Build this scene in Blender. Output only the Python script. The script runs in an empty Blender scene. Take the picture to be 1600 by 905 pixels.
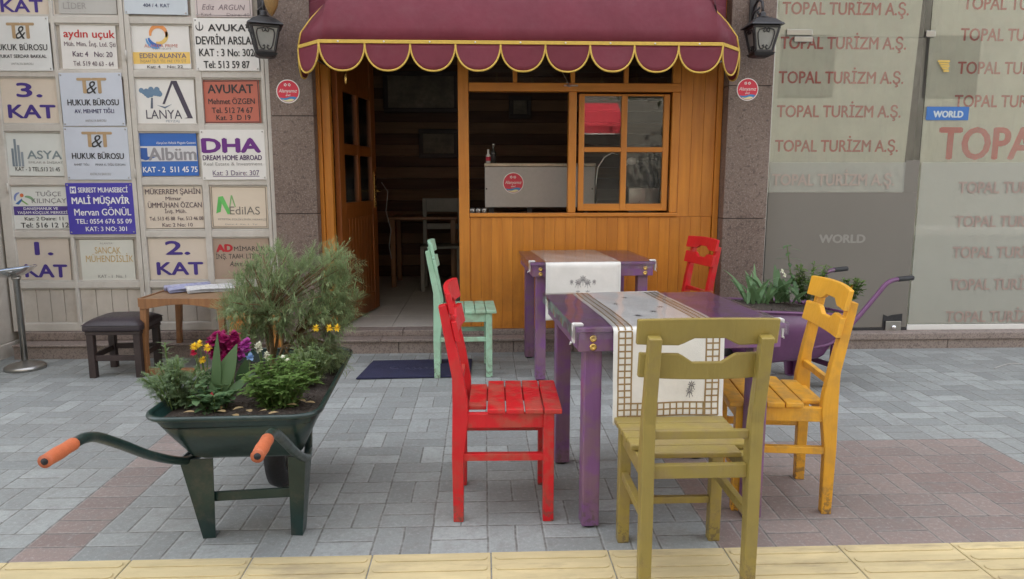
import bpy, bmesh, math, random
from mathutils import Vector, Matrix
PI = math.pi
random.seed(7)
SC = bpy.context.scene
COL = SC.collection

# ------------------------------------------------------------------ camera, sky, sun, exposure
FPX, CAMH, PITCH, YAW = 1120.0, 1.26, math.radians(8.73), math.radians(-2.3)
cam = bpy.data.cameras.new('camera'); camo = bpy.data.objects.new('camera', cam); COL.objects.link(camo)
cam.sensor_width = 36; cam.sensor_fit = 'HORIZONTAL'; cam.lens = FPX / 1600 * 36
cam.clip_start = .05; cam.clip_end = 400
camo.location = (0, 0, CAMH); camo.rotation_euler = (PI/2 - PITCH, 0, YAW)
SC.camera = camo
SUN_EL, SUN_AZ = math.radians(56), math.radians(-18)     # azimuth from +Y (behind the building), towards -X
world = bpy.data.worlds.new('World'); SC.world = world; world.use_nodes = True
wn = world.node_tree
sky = wn.nodes.new('ShaderNodeTexSky'); sky.sky_type = 'NISHITA'; sky.sun_disc = False
sky.sun_elevation = SUN_EL; sky.sun_rotation = SUN_AZ; sky.dust_density = 3.5; sky.air_density = 1.0; sky.ozone_density = 1.0
hz_ = wn.nodes.new('ShaderNodeHueSaturation'); hz_.inputs['Saturation'].default_value = .30     # thin high cloud whitens the blue
wn.links.new(sky.outputs[0], hz_.inputs['Color'])
bg = wn.nodes['Background']; wn.links.new(hz_.outputs[0], bg.inputs[0]); bg.inputs[1].default_value = .15
sun = bpy.data.lights.new('sun', 'SUN'); suno = bpy.data.objects.new('sun', sun); COL.objects.link(suno)
sun.energy = 3.0; sun.angle = math.radians(.5); sun.color = (1, .93, .82)
sd = Vector((math.sin(SUN_AZ)*math.cos(SUN_EL), math.cos(SUN_AZ)*math.cos(SUN_EL), math.sin(SUN_EL)))
suno.rotation_euler = sd.to_track_quat('Z', 'Y').to_euler()
SC.view_settings.view_transform = 'Standard'; SC.view_settings.look = 'None'
SC.view_settings.exposure = 2.45; SC.view_settings.gamma = 1.0; SC.view_settings.use_curve_mapping = False

# measuring helpers: photo pixel -> point on the vertical plane y = yy / horizontal plane z
_f = Vector((-math.sin(YAW)*math.cos(PITCH), math.cos(YAW)*math.cos(PITCH), -math.sin(PITCH)))
_r = Vector((math.cos(YAW), math.sin(YAW), 0)); _u = _r.cross(_f)
def ray(px, py): return _f + _r*((px-800)/FPX) - _u*((py-452.5)/FPX)
def V(px, py, yy):
    d = ray(px, py); return Vector((0, 0, CAMH)) + d*(yy/d.y)
def G(px, py, z=0):
    d = ray(px, py); return Vector((0, 0, CAMH)) + d*((z-CAMH)/d.z)

# ------------------------------------------------------------------ materials
MATS = {}
class NT:
    def __init__(s, name):
        s.m = bpy.data.materials.new(name); s.m.use_nodes = True; s.t = s.m.node_tree
        s.b = s.t.nodes['Principled BSDF']; s.out = s.t.nodes['Material Output']
    def n(s, ty, **kw):
        x = s.t.nodes.new(ty)
        for k, v in kw.items(): setattr(x, k, v)
        return x
    def put(s, sock, v):
        if hasattr(v, 'is_output') or isinstance(v, bpy.types.NodeSocket): s.t.links.new(v, sock)
        elif v is not None: sock.default_value = v
    def math(s, op, a, b=None, c=None, clamp=False):
        x = s.n('ShaderNodeMath', operation=op); x.use_clamp = clamp
        s.put(x.inputs[0], a)
        if b is not None: s.put(x.inputs[1], b)
        if c is not None: s.put(x.inputs[2], c)
        return x.outputs[0]
    def mix(s, f, a, b, bt='MIX'):
        x = s.n('ShaderNodeMix', data_type='RGBA', blend_type=bt)
        s.put(x.inputs[0], f); s.put(x.inputs[6], a); s.put(x.inputs[7], b); return x.outputs[2]
    def noise(s, vec, scale, detail=4, rough=.55):
        x = s.n('ShaderNodeTexNoise'); x.inputs['Scale'].default_value = scale
        x.inputs['Detail'].default_value = detail; x.inputs['Roughness'].default_value = rough
        if vec is not None: s.t.links.new(vec, x.inputs['Vector'])
        return x.outputs[0]
    def ramp(s, f, lo, hi):
        x = s.n('ShaderNodeMapRange'); x.inputs[1].default_value = lo; x.inputs[2].default_value = hi
        s.put(x.inputs[0], f); return x.outputs[0]
    def coord(s, which='Object'): return s.n('ShaderNodeTexCoord').outputs[which]
    def mapping(s, vec, scale):
        x = s.n('ShaderNodeMapping'); x.inputs['Scale'].default_value = scale; s.t.links.new(vec, x.inputs[0]); return x.outputs[0]
    def bump(s, h, strength, dist=.01):
        x = s.n('ShaderNodeBump'); x.inputs['Strength'].default_value = strength; x.inputs['Distance'].default_value = dist
        s.put(x.inputs['Height'], h); s.t.links.new(x.outputs[0], s.b.inputs['Normal'])
def c4(c): return (c[0], c[1], c[2], 1)
def mul(c, k): return tuple(min(1, x*k) for x in c[:3])
def mat(name, col, rough=.5, var=.12, scale=9, bump=.0, bscale=60, metal=0, coat=0, spec=.5, dirt=0, dirtcol=(.12, .1, .08), stretch=(1, 1, 1)):
    if name in MATS: return MATS[name]
    k = NT(name); co = k.mapping(k.coord(), stretch)
    n1 = k.noise(co, scale); n2 = k.noise(co, scale*7, 3)
    c = k.mix(k.ramp(n1, .3, .7), c4(mul(col, 1-var)), c4(mul(col, 1+var)))
    c = k.mix(k.math('MULTIPLY', k.ramp(n2, .35, .75), var*1.2), c, c4(mul(col, .55)))
    if dirt:
        d = k.math('MULTIPLY', k.ramp(k.noise(co, scale*1.7, 8, .7), .52, .72), dirt)
        c = k.mix(d, c, c4(dirtcol))
    k.t.links.new(c, k.b.inputs['Base Color'])
    r = k.math('ADD', k.math('MULTIPLY', n2, .25), rough-.12, clamp=True); k.t.links.new(r, k.b.inputs['Roughness'])
    k.b.inputs['Metallic'].default_value = metal; k.b.inputs['Coat Weight'].default_value = coat
    k.b.inputs['Specular IOR Level'].default_value = spec
    if bump: k.bump(k.noise(co, bscale, 3), bump, .004)
    MATS[name] = k.m; return k.m
def paint(name, col, rough=.42):      # brushed gloss paint on wood: faint grain, scuffs
    if name in MATS: return MATS[name]
    k = NT(name); co = k.coord()
    g = k.noise(co, 14, 5); f = k.noise(co, 70, 4, .7); big = k.noise(co, 3.2, 3)
    c = k.mix(k.ramp(big, .3, .7), c4(mul(col, .9)), c4(mul(col, 1.08)))
    c = k.mix(k.math('MULTIPLY', k.ramp(g, .5, .8), .22), c, c4(mul(col, .6)))
    sc = k.math('MULTIPLY', k.ramp(f, .68, .74), k.ramp(g, .56, .68))
    c = k.mix(k.math('MULTIPLY', sc, .55), c, c4((.3*col[0]+.12, .3*col[1]+.1, .3*col[2]+.07)))
    geo = k.n('ShaderNodeNewGeometry')  # geometry node, read for the pointiness of worn edges
    wear = k.math('MULTIPLY', k.ramp(geo.outputs['Pointiness'], .53, .6), k.ramp(g, .45, .6))
    c = k.mix(k.math('MULTIPLY', wear, .6), c, c4((.24, .17, .1)))
    pz = k.n('ShaderNodeSeparateXYZ'); k.t.links.new(k.n('ShaderNodeNewGeometry').outputs['Position'], pz.inputs[0])
    st_ = k.noise(k.mapping(co, (60, 60, 5)), 1.2, 4, .6)
    c = k.mix(k.math('MULTIPLY', k.ramp(st_, .45, .75), .20), c, c4(mul(col, .7)))
    foot = k.math('MULTIPLY', k.ramp(pz.outputs[2], .16, .0), k.ramp(k.noise(co, 45, 4, .7), .50, .58))
    c = k.mix(k.math('MULTIPLY', foot, .8), c, c4((.11, .08, .055)))
    gr = k.math('MULTIPLY', k.ramp(k.noise(co, 7, 6, .7), .55, .78), .35); c = k.mix(gr, c, c4((.5*col[0]+.06, .5*col[1]+.05, .5*col[2]+.04)))
    k.t.links.new(c, k.b.inputs['Base Color'])
    k.t.links.new(k.math('ADD', k.math('MULTIPLY', g, .3), rough-.12), k.b.inputs['Roughness'])
    k.bump(k.math('ADD', f, k.math('ADD', k.math('MULTIPLY', g, 2.), k.math('MULTIPLY', st_, 2.5))), .22, .003)
    MATS[name] = k.m; return k.m
def wood(name, col, dark, rough=.45, vert=True, coat=.15):
    if name in MATS: return MATS[name]
    k = NT(name)
    p = k.n('ShaderNodeNewGeometry').outputs['Position']
    ri = k.n('ShaderNodeNewGeometry').outputs['Random Per Island']
    off = k.n('ShaderNodeVectorMath', operation='ADD'); k.t.links.new(p, off.inputs[0])
    cb = k.n('ShaderNodeCombineXYZ'); k.t.links.new(k.math('MULTIPLY', ri, 37.), cb.inputs[2]); k.t.links.new(cb.outputs[0], off.inputs[1])
    co = k.mapping(off.outputs[0], (26, 26, 1.6) if vert else (1.6, 26, 26))
    n = k.noise(co, 1.3, 6, .62); n2 = k.noise(off.outputs[0], 2.3, 3)
    c = k.mix(k.ramp(n, .34, .68), c4(col), c4(dark))
    c = k.mix(k.ramp(n2, .35, .7), c, k.mix(.35, c, c4(mul(dark, .8))))
    pz = k.n('ShaderNodeSeparateXYZ'); k.t.links.new(p, pz.inputs[0])
    sm = k.math('MULTIPLY', k.ramp(k.noise(p, 5, 6, .7), .45, .7), k.math('ADD', k.math('MULTIPLY', k.ramp(pz.outputs[2], .6, .15), .5), .16))
    c = k.mix(sm, c, c4(mul(dark, .5)))
    hs = k.n('ShaderNodeHueSaturation'); k.t.links.new(c, hs.inputs['Color'])
    k.t.links.new(k.math('ADD', k.math('MULTIPLY', ri, .14), .93), hs.inputs['Value'])
    k.t.links.new(hs.outputs[0], k.b.inputs['Base Color'])
    k.t.links.new(k.math('ADD', k.math('MULTIPLY', n, .3), rough-.15), k.b.inputs['Roughness'])
    k.b.inputs['Coat Weight'].default_value = coat; k.b.inputs['Coat Roughness'].default_value = .3
    k.bump(n, .12, .003)
    MATS[name] = k.m; return k.m
def leafmat(name, col, col2, trans=.3):
    if name in MATS: return MATS[name]
    k = NT(name); ri = k.n('ShaderNodeNewGeometry').outputs['Random Per Island']
    n = k.noise(k.coord(), 9, 2)
    f = k.math('ADD', k.math('MULTIPLY', ri, .6), k.math('MULTIPLY', k.ramp(n, .3, .7), .4))
    c = k.mix(f, c4(col), c4(col2)); k.t.links.new(c, k.b.inputs['Base Color'])
    k.b.inputs['Roughness'].default_value = .5; k.b.inputs['Specular IOR Level'].default_value = .3
    tr = k.n('ShaderNodeBsdfTranslucent'); k.t.links.new(k.mix(.5, c, c4(mul(col2, 1.3))), tr.inputs[0])
    mx = k.n('ShaderNodeMixShader'); mx.inputs[0].default_value = trans
    k.t.links.new(k.b.outputs[0], mx.inputs[1]); k.t.links.new(tr.outputs[0], mx.inputs[2]); k.t.links.new(mx.outputs[0], k.out.inputs[0])
    MATS[name] = k.m; return k.m
def flat(col, rough=.5):
    name = 'ink_%.3f_%.3f_%.3f' % tuple(col[:3])
    return mat(name, col, rough, .05, 30)
def glass(name, tint=(1, 1, 1), ior=1.5, base=0.0, rough=.0, dust=0):
    if name in MATS: return MATS[name]
    k = NT(name); k.t.nodes.remove(k.b)
    tr = k.n('ShaderNodeBsdfTransparent'); tr.inputs[0].default_value = c4(tint)
    gl = k.n('ShaderNodeBsdfGlossy'); gl.inputs['Roughness'].default_value = rough
    fr = k.n('ShaderNodeFresnel'); fr.inputs[0].default_value = ior
    mx = k.n('ShaderNodeMixShader'); k.t.links.new(k.math('ADD', fr.outputs[0], base, clamp=True), mx.inputs[0])
    k.t.links.new(tr.outputs[0], mx.inputs[1]); k.t.links.new(gl.outputs[0], mx.inputs[2]); k.t.links.new(mx.outputs[0], k.out.inputs[0])
    if dust:                                    # smears and dried drips
        df = k.n('ShaderNodeBsdfDiffuse'); df.inputs[0].default_value = (.62, .61, .55, 1); m2 = k.n('ShaderNodeMixShader')
        a_ = k.ramp(k.noise(k.coord(), 2.6, 9, .72), .46, .70); b_ = k.ramp(k.noise(k.mapping(k.coord(), (9, 9, 1.2)), 3, 6, .7), .5, .75)
        k.t.links.new(k.math('MULTIPLY', k.math('ADD', a_, b_), dust), m2.inputs[0]); k.t.links.new(mx.outputs[0], m2.inputs[1]); k.t.links.new(df.outputs[0], m2.inputs[2]); k.t.links.new(m2.outputs[0], k.out.inputs[0])
    MATS[name] = k.m; return k.m
def haze_sheet(name, col, op, rough=.5):    # mirrored-street haze painted on as a translucent film
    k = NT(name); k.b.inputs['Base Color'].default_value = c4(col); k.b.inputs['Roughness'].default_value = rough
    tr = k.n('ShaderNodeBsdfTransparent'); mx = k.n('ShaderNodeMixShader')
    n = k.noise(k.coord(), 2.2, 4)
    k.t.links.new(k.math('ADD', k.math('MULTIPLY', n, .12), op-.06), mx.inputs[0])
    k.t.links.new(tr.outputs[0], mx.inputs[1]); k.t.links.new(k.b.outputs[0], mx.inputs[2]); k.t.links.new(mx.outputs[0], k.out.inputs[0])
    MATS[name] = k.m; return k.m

def paver_material():
    k = NT('concrete_pavers')
    pos = k.n('ShaderNodeNewGeometry').outputs['Position']
    wob = k.n('ShaderNodeTexNoise'); wob.inputs['Scale'].default_value = 7; k.t.links.new(pos, wob.inputs['Vector'])
    wv = k.n('ShaderNodeVectorMath', operation='MULTIPLY_ADD'); k.t.links.new(wob.outputs['Color'], wv.inputs[0])
    wv.inputs[1].default_value = (.008, .008, 0); k.t.links.new(pos, wv.inputs[2])
    sx = k.n('ShaderNodeSeparateXYZ'); k.t.links.new(wv.outputs[0], sx.inputs[0])
    X = k.math('DIVIDE', k.math('SUBTRACT', sx.outputs[0], .014), .2); Y = k.math('DIVIDE', k.math('SUBTRACT', sx.outputs[1], 2.284), .2)
    ix = k.math('FLOOR', X); iy = k.math('FLOOR', Y); fx = k.math('FRACT', X); fy = k.math('FRACT', Y)
    par = k.math('FLOORED_MODULO', k.math('ADD', ix, iy), 2.)
    strip = k.math('COMPARE', ix, -8., .1)
    hor = k.math('MAXIMUM', par, strip)
    inv = k.math('SUBTRACT', 1., hor)
    u = k.math('ADD', k.math('MULTIPLY', hor, fx), k.math('MULTIPLY', inv, fy))
    v = k.math('MULTIPLY', k.math('ADD', k.math('MULTIPLY', hor, fy), k.math('MULTIPLY', inv, fx)), 2.)
    kk = k.math('FLOOR', v); fv = k.math('FRACT', v)
    du = k.math('MULTIPLY', k.math('MINIMUM', u, k.math('SUBTRACT', 1., u)), .2)
    dv = k.math('MULTIPLY', k.math('MINIMUM', fv, k.math('SUBTRACT', 1., fv)), .1)
    d = k.math('MINIMUM', du, dv)
    cb = k.n('ShaderNodeCombineXYZ'); k.t.links.new(ix, cb.inputs[0]); k.t.links.new(iy, cb.inputs[1]); k.t.links.new(k.math('ADD', kk, k.math('MULTIPLY', hor, 3.)), cb.inputs[2])
    wn_ = k.n('ShaderNodeTexWhiteNoise', noise_dimensions='3D'); k.t.links.new(cb.outputs[0], wn_.inputs['Vector'])
    rnd = wn_.outputs['Value']
    # red square right, red strip left
    inx = k.math('MULTIPLY', k.math('GREATER_THAN', ix, 3.5), k.math('LESS_THAN', ix, 11.5))
    iny = k.math('MULTIPLY', k.math('GREATER_THAN', iy, -.5), k.math('LESS_THAN', iy, 4.5))
    red = k.math('MAXIMUM', k.math('MULTIPLY', inx, iny), strip)
    grey = k.mix(rnd, c4((.222, .238, .232)), c4((.35, .374, .364)))
    redc = k.mix(rnd, c4((.215, .152, .135)), c4((.315, .24, .212)))
    c = k.mix(red, grey, redc)
    big = k.noise(pos, .9, 6, .6); mid = k.noise(pos, 14, 6, .65); fine = k.noise(pos, 320, 3, .7)
    c = k.mix(k.math('MULTIPLY', k.ramp(big, .40, .66), .45), c, c4((.19, .185, .175)))
    c = k.mix(k.math('MULTIPLY', k.ramp(mid, .48, .72), .55), c, c4((.21, .20, .19)))
    cl = k.noise(pos, 60, 4, .7); c = k.mix(k.math('MULTIPLY', k.ramp(cl, .5, .72), .35), c, c4((.16, .155, .15))); c = k.mix(k.math('MULTIPLY', k.ramp(cl, .46, .3), .30), c, c4((.50, .505, .495)))
    c = k.mix(k.math('MULTIPLY', k.ramp(fine, .55, .8), .45), c, c4((.13, .13, .13)))
    c = k.mix(k.math('MULTIPLY', k.ramp(fine, .44, .2), .35), c, c4((.52, .52, .5)))
    vo = k.n('ShaderNodeTexVoronoi'); vo.inputs['Scale'].default_value = 3.6; k.t.links.new(pos, vo.inputs['Vector'])
    gs = k.n('ShaderNodeSeparateColor'); k.t.links.new(vo.outputs['Color'], gs.inputs[0])
    spot = k.math('MULTIPLY', k.ramp(k.math('ADD', vo.outputs['Distance'], k.math('MULTIPLY', mid, .03)), .075, .055), k.math('GREATER_THAN', gs.outputs[0], .72))
    c = k.mix(k.math('MULTIPLY', spot, .5), c, c4((.10, .10, .095)))
    j = k.ramp(d, .0016, .0050)
    edge = k.ramp(d, .003, .010)
    jn = k.ramp(k.noise(pos, 30, 3), .35, .6)
    c = k.mix(k.math('MULTIPLY', k.math('SUBTRACT', 1., edge), .22), c, c4((.5, .5, .48)))
    c = k.mix(k.math('MULTIPLY', k.math('SUBTRACT', 1., j), k.math('ADD', k.math('MULTIPLY', jn, .45), .38)), c, c4((.10, .095, .085)))
    k.t.links.new(c, k.b.inputs['Base Color']); k.b.inputs['Roughness'].default_value = .78; k.b.inputs['Specular IOR Level'].default_value = .35
    tilt = k.math('MULTIPLY', k.math('SUBTRACT', u, .5), k.math('SUBTRACT', rnd, .5)); h = k.math('ADD', k.math('ADD', k.math('MULTIPLY', j, 1.), k.math('MULTIPLY', tilt, 2.2)), k.math('ADD', k.math('MULTIPLY', edge, .5), k.math('ADD', k.math('MULTIPLY', rnd, .35), k.math('ADD', k.math('MULTIPLY', fine, .35), k.math('MULTIPLY', cl, .5)))))
    k.bump(h, .55, .004)
    return k.m

def granite(name, a, b, sp):
    k = NT(name); p = k.n('ShaderNodeNewGeometry').outputs['Position']
    big = k.noise(p, 2.2, 6, .65); f = k.noise(p, 95, 3, .7); f2 = k.noise(p, 38, 5, .7)
    c = k.mix(k.ramp(big, .35, .65), c4(a), c4(b))
    c = k.mix(k.math('MULTIPLY', k.ramp(f, .5, .66), .85), c, c4(sp))
    c = k.mix(k.math('MULTIPLY', k.ramp(f2, .52, .68), .75), c, c4(mul(a, .4)))
    k.t.links.new(c, k.b.inputs['Base Color']); k.b.inputs['Roughness'].default_value = .6
    k.bump(f, .2, .002); MATS[name] = k.m; return k.m

M = dict(
    pav=paver_material(),
    yel_tile=mat('yellow_tactile_concrete', (.56, .46, .255), .85, .18, 5, .6, 180, dirt=.95, dirtcol=(.31, .25, .155), stretch=(.25, 1, 1)),
    asphalt=mat('asphalt', (.05, .05, .05), .9, .2, 20, .5, 200),
    kerb=mat('kerb_concrete', (.38, .37, .35), .85, .12, 8, .4, 90),
    granite=granite('red_granite', (.125, .085, .068), (.185, .135, .112), (.28, .23, .20)),
    plinth=granite('plinth_stone', (.24, .19, .165), (.30, .245, .215), (.12, .09, .08)),
    panel=mat('old_white_painted_wood', (.53, .50, .455), .6, .08, 4, .3, 120, dirt=.45, dirtcol=(.33, .29, .24)),
    panel_in=mat('old_cream_panel', (.50, .455, .40), .65, .1, 4, .3, 120, dirt=.45, dirtcol=(.32, .27, .21)),
    wood=wood('honey_varnished_pine', (.62, .238, .024), (.48, .160, .013), .42),
    woodh=wood('honey_varnished_pine_rail', (.62, .238, .024), (.48, .160, .013), .42, False),
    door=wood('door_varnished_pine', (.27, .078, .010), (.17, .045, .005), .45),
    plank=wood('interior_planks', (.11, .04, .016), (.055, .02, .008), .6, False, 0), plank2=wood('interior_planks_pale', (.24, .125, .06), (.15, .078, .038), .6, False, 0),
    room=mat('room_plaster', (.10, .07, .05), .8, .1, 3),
    tile=mat('floor_tile', (.50, .46, .41), .5, .08, 5),
    maroon=mat('maroon_awning_canvas', (.145, .014, .031), .62, .10, 3, .5, 16, dirt=.25, dirtcol=(.15, .05, .06)),
    braid=mat('yellow_braid', (.60, .40, .07), .6, .1, 40, .4, 300),
    purple=paint('purple_paint', (.20, .085, .225), .34),
    purple_m=mat('purple_metal_paint', (.125, .036, .118), .4, .12, 8, coat=.2),
    red=paint('red_paint', (.60, .008, .016), .4), olive=paint('olive_paint', (.30, .228, .055), .42),
    yellow=paint('yellow_paint', (.74, .37, .030), .42), mint=paint('mint_paint', (.34, .56, .40), .5),
    bgreen=mat('dark_green_enamel', (.010, .030, .027), .34, .25, 7, .15, 30, coat=.2, dirt=.6, dirtcol=(.085, .075, .06)),
    orange=mat('orange_rubber', (.50, .13, .05), .55, .12, 20, .3, 200), black=mat('black_rubber', (.02, .02, .022), .6, .2, 10, .2, 90),
    steel=mat('brushed_steel', (.40, .39, .37), .32, .1, 12, .05, 200, metal=1), chrome=mat('chrome', (.75, .75, .75), .15, .03, 9, metal=1),
    greybox=mat('grey_laminate', (.40, .375, .36), .5, .04, 40, .1, 300),
    iron=mat('black_cast_iron', (.028, .027, .03), .45, .2, 20, .3, 60), lampglass=mat('frosted_lamp_glass', (.27, .275, .26), .35, .08, 12),
    brass=mat('brass', (.75, .5, .16), .25, .1, 10, metal=1), clip=mat('white_plastic', (.70, .69, .66), .4, .03, 10),
    linen=mat('white_linen', (.76, .74, .70), .85, .05, 12, .5, 420), tan=mat('tan_thread', (.30, .20, .09), .85, .15, 60), greyt=mat('grey_thread', (.20, .19, .20), .85, .2, 60),
    navy=mat('navy_mat', (.022, .023, .062), .9, .15, 12, .7, 260), navy2=mat('grey_print', (.07, .07, .12), .9, .1, 20),
    leather=mat('black_leather', (.035, .025, .03), .42, .2, 8, .4, 110), brownleg=mat('dark_brown_wood', (.035, .022, .02), .5, .2, 12),
    oak=wood('brown_oak', (.33, .155, .058), (.20, .085, .03), .45), oaktop=mat('worn_table_top', (.27, .165, .09), .5, .15, 6, .1, 60),
    stoolwood=wood('orange_pine_stool', (.60, .25, .05), (.45, .16, .025), .45),
    soil=mat('potting_soil', (.050, .036, .028), .95, .35, 45, 1.0, 120, dirt=.7, dirtcol=(.17, .15, .13)),
    bark=mat('shrub_bark', (.20, .14, .075), .8, .2, 30, .6, 90), stem=mat('green_stem', (.10, .16, .04), .6, .2, 30),
    blind=mat('white_blind', (.68, .70, .645), .75, .05, 3, .2, 160), dark=mat('dark_void', (.035, .03, .03), .7, .1, 4),
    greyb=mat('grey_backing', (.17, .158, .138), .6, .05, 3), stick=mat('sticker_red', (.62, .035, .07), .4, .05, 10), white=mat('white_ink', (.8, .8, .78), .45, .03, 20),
    blue=mat('blue_ink', (.05, .22, .5), .45, .05, 20), cream=mat('cream_ink', (.75, .65, .35), .45, .05, 20),
    paper=mat('newsprint', (.62, .61, .6), .8, .12, 40, .2, 100, dirt=.8, dirtcol=(.25, .25, .3)), paperb=mat('newspaper_blue', (.34, .35, .52), .7, .2, 30, dirt=.8, dirtcol=(.55, .54, .5)),
    pane=glass('window_glass', (.93, .94, .93), 1.5, .012, .0, .03), shopglass=glass('shop_glass', (.99, 1, .985), 1.5, .03, .0, .08),
    facade=mat('opposite_render', (.19, .18, .155), .85, .08, 1, .2, 40), concrete=mat('upper_render', (.45, .42, .38), .85, .08, 1),
    awn2=mat('red_awning', (.55, .03, .05), .6, .06, 3),
)
F = dict(
    feather=leafmat('feathery_leaf', (.10, .165, .07), (.33, .40, .20), .35), marig=leafmat('marigold_leaf', (.10, .17, .075), (.22, .29, .15)),
    mint=leafmat('mint_leaf', (.06, .13, .025), (.17, .26, .07)), broad=leafmat('broad_leaf', (.06, .13, .055), (.14, .22, .10)), blade=leafmat('blade_leaf', (.10, .19, .085), (.17, .28, .13)),
    magenta=leafmat('magenta_petal', (.20, .004, .055), (.36, .01, .13), .25), violet=leafmat('violet_petal', (.33, .03, .24), (.45, .08, .35), .25), yel=leafmat('yellow_petal', (.80, .50, .02), (.85, .62, .05), .25),
    whitep=leafmat('white_petal', (.70, .70, .52), (.78, .78, .66), .25), crim=leafmat('crimson_petal', (.50, .01, .05), (.6, .03, .10), .25), bluep=leafmat('blue_petal', (.22, .36, .62), (.3, .45, .7), .25),
    lilac=leafmat('lilac_petal', (.45, .38, .55), (.62, .55, .7), .25), tree=leafmat('tree_leaf', (.05, .10, .03), (.10, .16, .05), .3), dead=leafmat('dead_leaf', (.30, .20, .09), (.48, .36, .2), .2),
)

# ------------------------------------------------------------------ mesh builder
class MB:
    def __init__(s): s.v = []; s.f = []; s.smooth = []
    def add(s, vs, fs, sm=False):
        o = len(s.v); s.v += [tuple(v) for v in vs]; s.f += [tuple(i+o for i in f) for f in fs]; s.smooth += [sm]*len(fs)
    def box(s, x0, x1, y0, y1, z0, z1, bev=.0, mtx=None):
        bm = bmesh.new(); bmesh.ops.create_cube(bm, size=1)
        for v in bm.verts: v.co = Vector(((x0+x1)/2+v.co.x*(x1-x0), (y0+y1)/2+v.co.y*(y1-y0), (z0+z1)/2+v.co.z*(z1-z0)))
        if bev: bmesh.ops.bevel(bm, geom=list(bm.edges), offset=bev, segments=2, affect='EDGES', profile=.5)
        s.bm(bm, mtx)
    def bm(s, bm, mtx=None, sm=False):
        bm.verts.ensure_lookup_table()
        vs = [(mtx @ v.co) if mtx else v.co.copy() for v in bm.verts]
        s.add(vs, [[v.index for v in f.verts] for f in bm.faces], sm); bm.free()
    def bar(s, a, b, w, h, bev=.0, up=(0, 0, 1)):   # box beam from a to b
        a = Vector(a); b = Vector(b); d = b-a; L = d.length; z = d.normalized()
        x = Vector(up).cross(z); x = x.normalized() if x.length > 1e-4 else Vector((1, 0, 0)); y = z.cross(x)
        m = Matrix.Translation(a) @ Matrix((x, y, z)).transposed().to_4x4()
        s.box(-w/2, w/2, -h/2, h/2, 0, L, bev, m)
    def prism(s, poly, t0, t1, axis='x', bev=0, mtx=None, f=None):
        """poly in the two other axes, extruded along axis"""
        def P(a, b, t):
            if axis == 'x': return Vector((t, a, b))
            if axis == 'y': return Vector((a, t, b))
            return Vector((a, b, t))
        bm = bmesh.new()
        lo = [bm.verts.new(P(a, b, t0)) for a, b in poly]; hi = [bm.verts.new(P(a, b, t1)) for a, b in poly]
        n = len(poly)
        bm.faces.new(lo); bm.faces.new(hi[::-1])
        for i in range(n): bm.faces.new([lo[i], hi[i], hi[(i+1) % n], lo[(i+1) % n]])
        bmesh.ops.recalc_face_normals(bm, faces=bm.faces)
        if bev: bmesh.ops.bevel(bm, geom=list(bm.edges), offset=bev, segments=2, affect='EDGES', profile=.5)
        if f:
            for v in bm.verts: v.co = f(v.co)
        s.bm(bm, mtx)
    def tube(s, pts, r, n=8, caps=True, closed=False):
        pts = [Vector(p) for p in pts]; rr = r if isinstance(r, (list, tuple)) else [r]*len(pts)
        rings = []; prev = None
        N = len(pts)
        for i, p in enumerate(pts):
            if closed: t = (pts[(i+1) % N]-pts[i-1])
            else: t = pts[min(i+1, N-1)]-pts[max(i-1, 0)]
            t = t.normalized() if t.length > 1e-9 else Vector((0, 0, 1))
            if prev is None:
                a = Vector((0, 0, 1)) if abs(t.z) < .9 else Vector((1, 0, 0)); x = a.cross(t).normalized()
            else:
                x = (prev-t*prev.dot(t)); x = x.normalized() if x.length > 1e-6 else Vector((1, 0, 0)).cross(t).normalized()
            prev = x; y = t.cross(x)
            rings.append([p+x*(rr[i]*math.cos(2*PI*j/n))+y*(rr[i]*math.sin(2*PI*j/n)) for j in range(n)])
        vs = [v for R in rings for v in R]; fs = []
        for i in range(N if closed else N-1):
            i2 = (i+1) % N
            for j in range(n): fs.append((i*n+j, i*n+(j+1) % n, i2*n+(j+1) % n, i2*n+j))
        if caps and not closed: fs.append(tuple(range(n))[::-1]); fs.append(tuple((N-1)*n+j for j in range(n)))
        s.add(vs, fs, True)
    def lathe(s, prof, n=24, c=(0, 0, 0), mtx=None):
        c = Vector(c); vs = []; fs = []
        for r, z in prof:
            for j in range(n): vs.append(Vector((r*math.cos(2*PI*j/n), r*math.sin(2*PI*j/n), z)))
        for i in range(len(prof)-1):
            for j in range(n): fs.append((i*n+j, i*n+(j+1) % n, (i+1)*n+(j+1) % n, (i+1)*n+j))
        if prof[0][0] > 1e-6: fs.append(tuple(range(n))[::-1])
        if prof[-1][0] > 1e-6: fs.append(tuple((len(prof)-1)*n+j for j in range(n)))
        vs = [((mtx @ v) if mtx else v)+c for v in vs]; s.add(vs, fs, True)
    def grid(s, fn, nu, nv, sm=True):
        vs = [fn(i/nu, j/nv) for j in range(nv+1) for i in range(nu+1)]
        fs = [(j*(nu+1)+i, j*(nu+1)+i+1, (j+1)*(nu+1)+i+1, (j+1)*(nu+1)+i) for j in range(nv) for i in range(nu)]
        s.add(vs, fs, sm)
    def build(s, name, m, parent=None, solid=0, loc=None):
        me = bpy.data.meshes.new(name); me.from_pydata(s.v, [], s.f); me.update()
        me.polygons.foreach_set('use_smooth', s.smooth)
        me.materials.append(m)
        o = bpy.data.objects.new(name, me); COL.objects.link(o)
        if parent: o.parent = parent
        if loc: o.location = loc
        if solid:
            md = o.modifiers.new('thickness', 'SOLIDIFY'); md.thickness = solid; md.offset = 0
        return o
def tag(o, label=None, cat=None, group=None, kind=None):
    if label: o['label'] = label
    if cat: o['category'] = cat
    if group: o['group'] = group
    if kind: o['kind'] = kind
    return o
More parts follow.
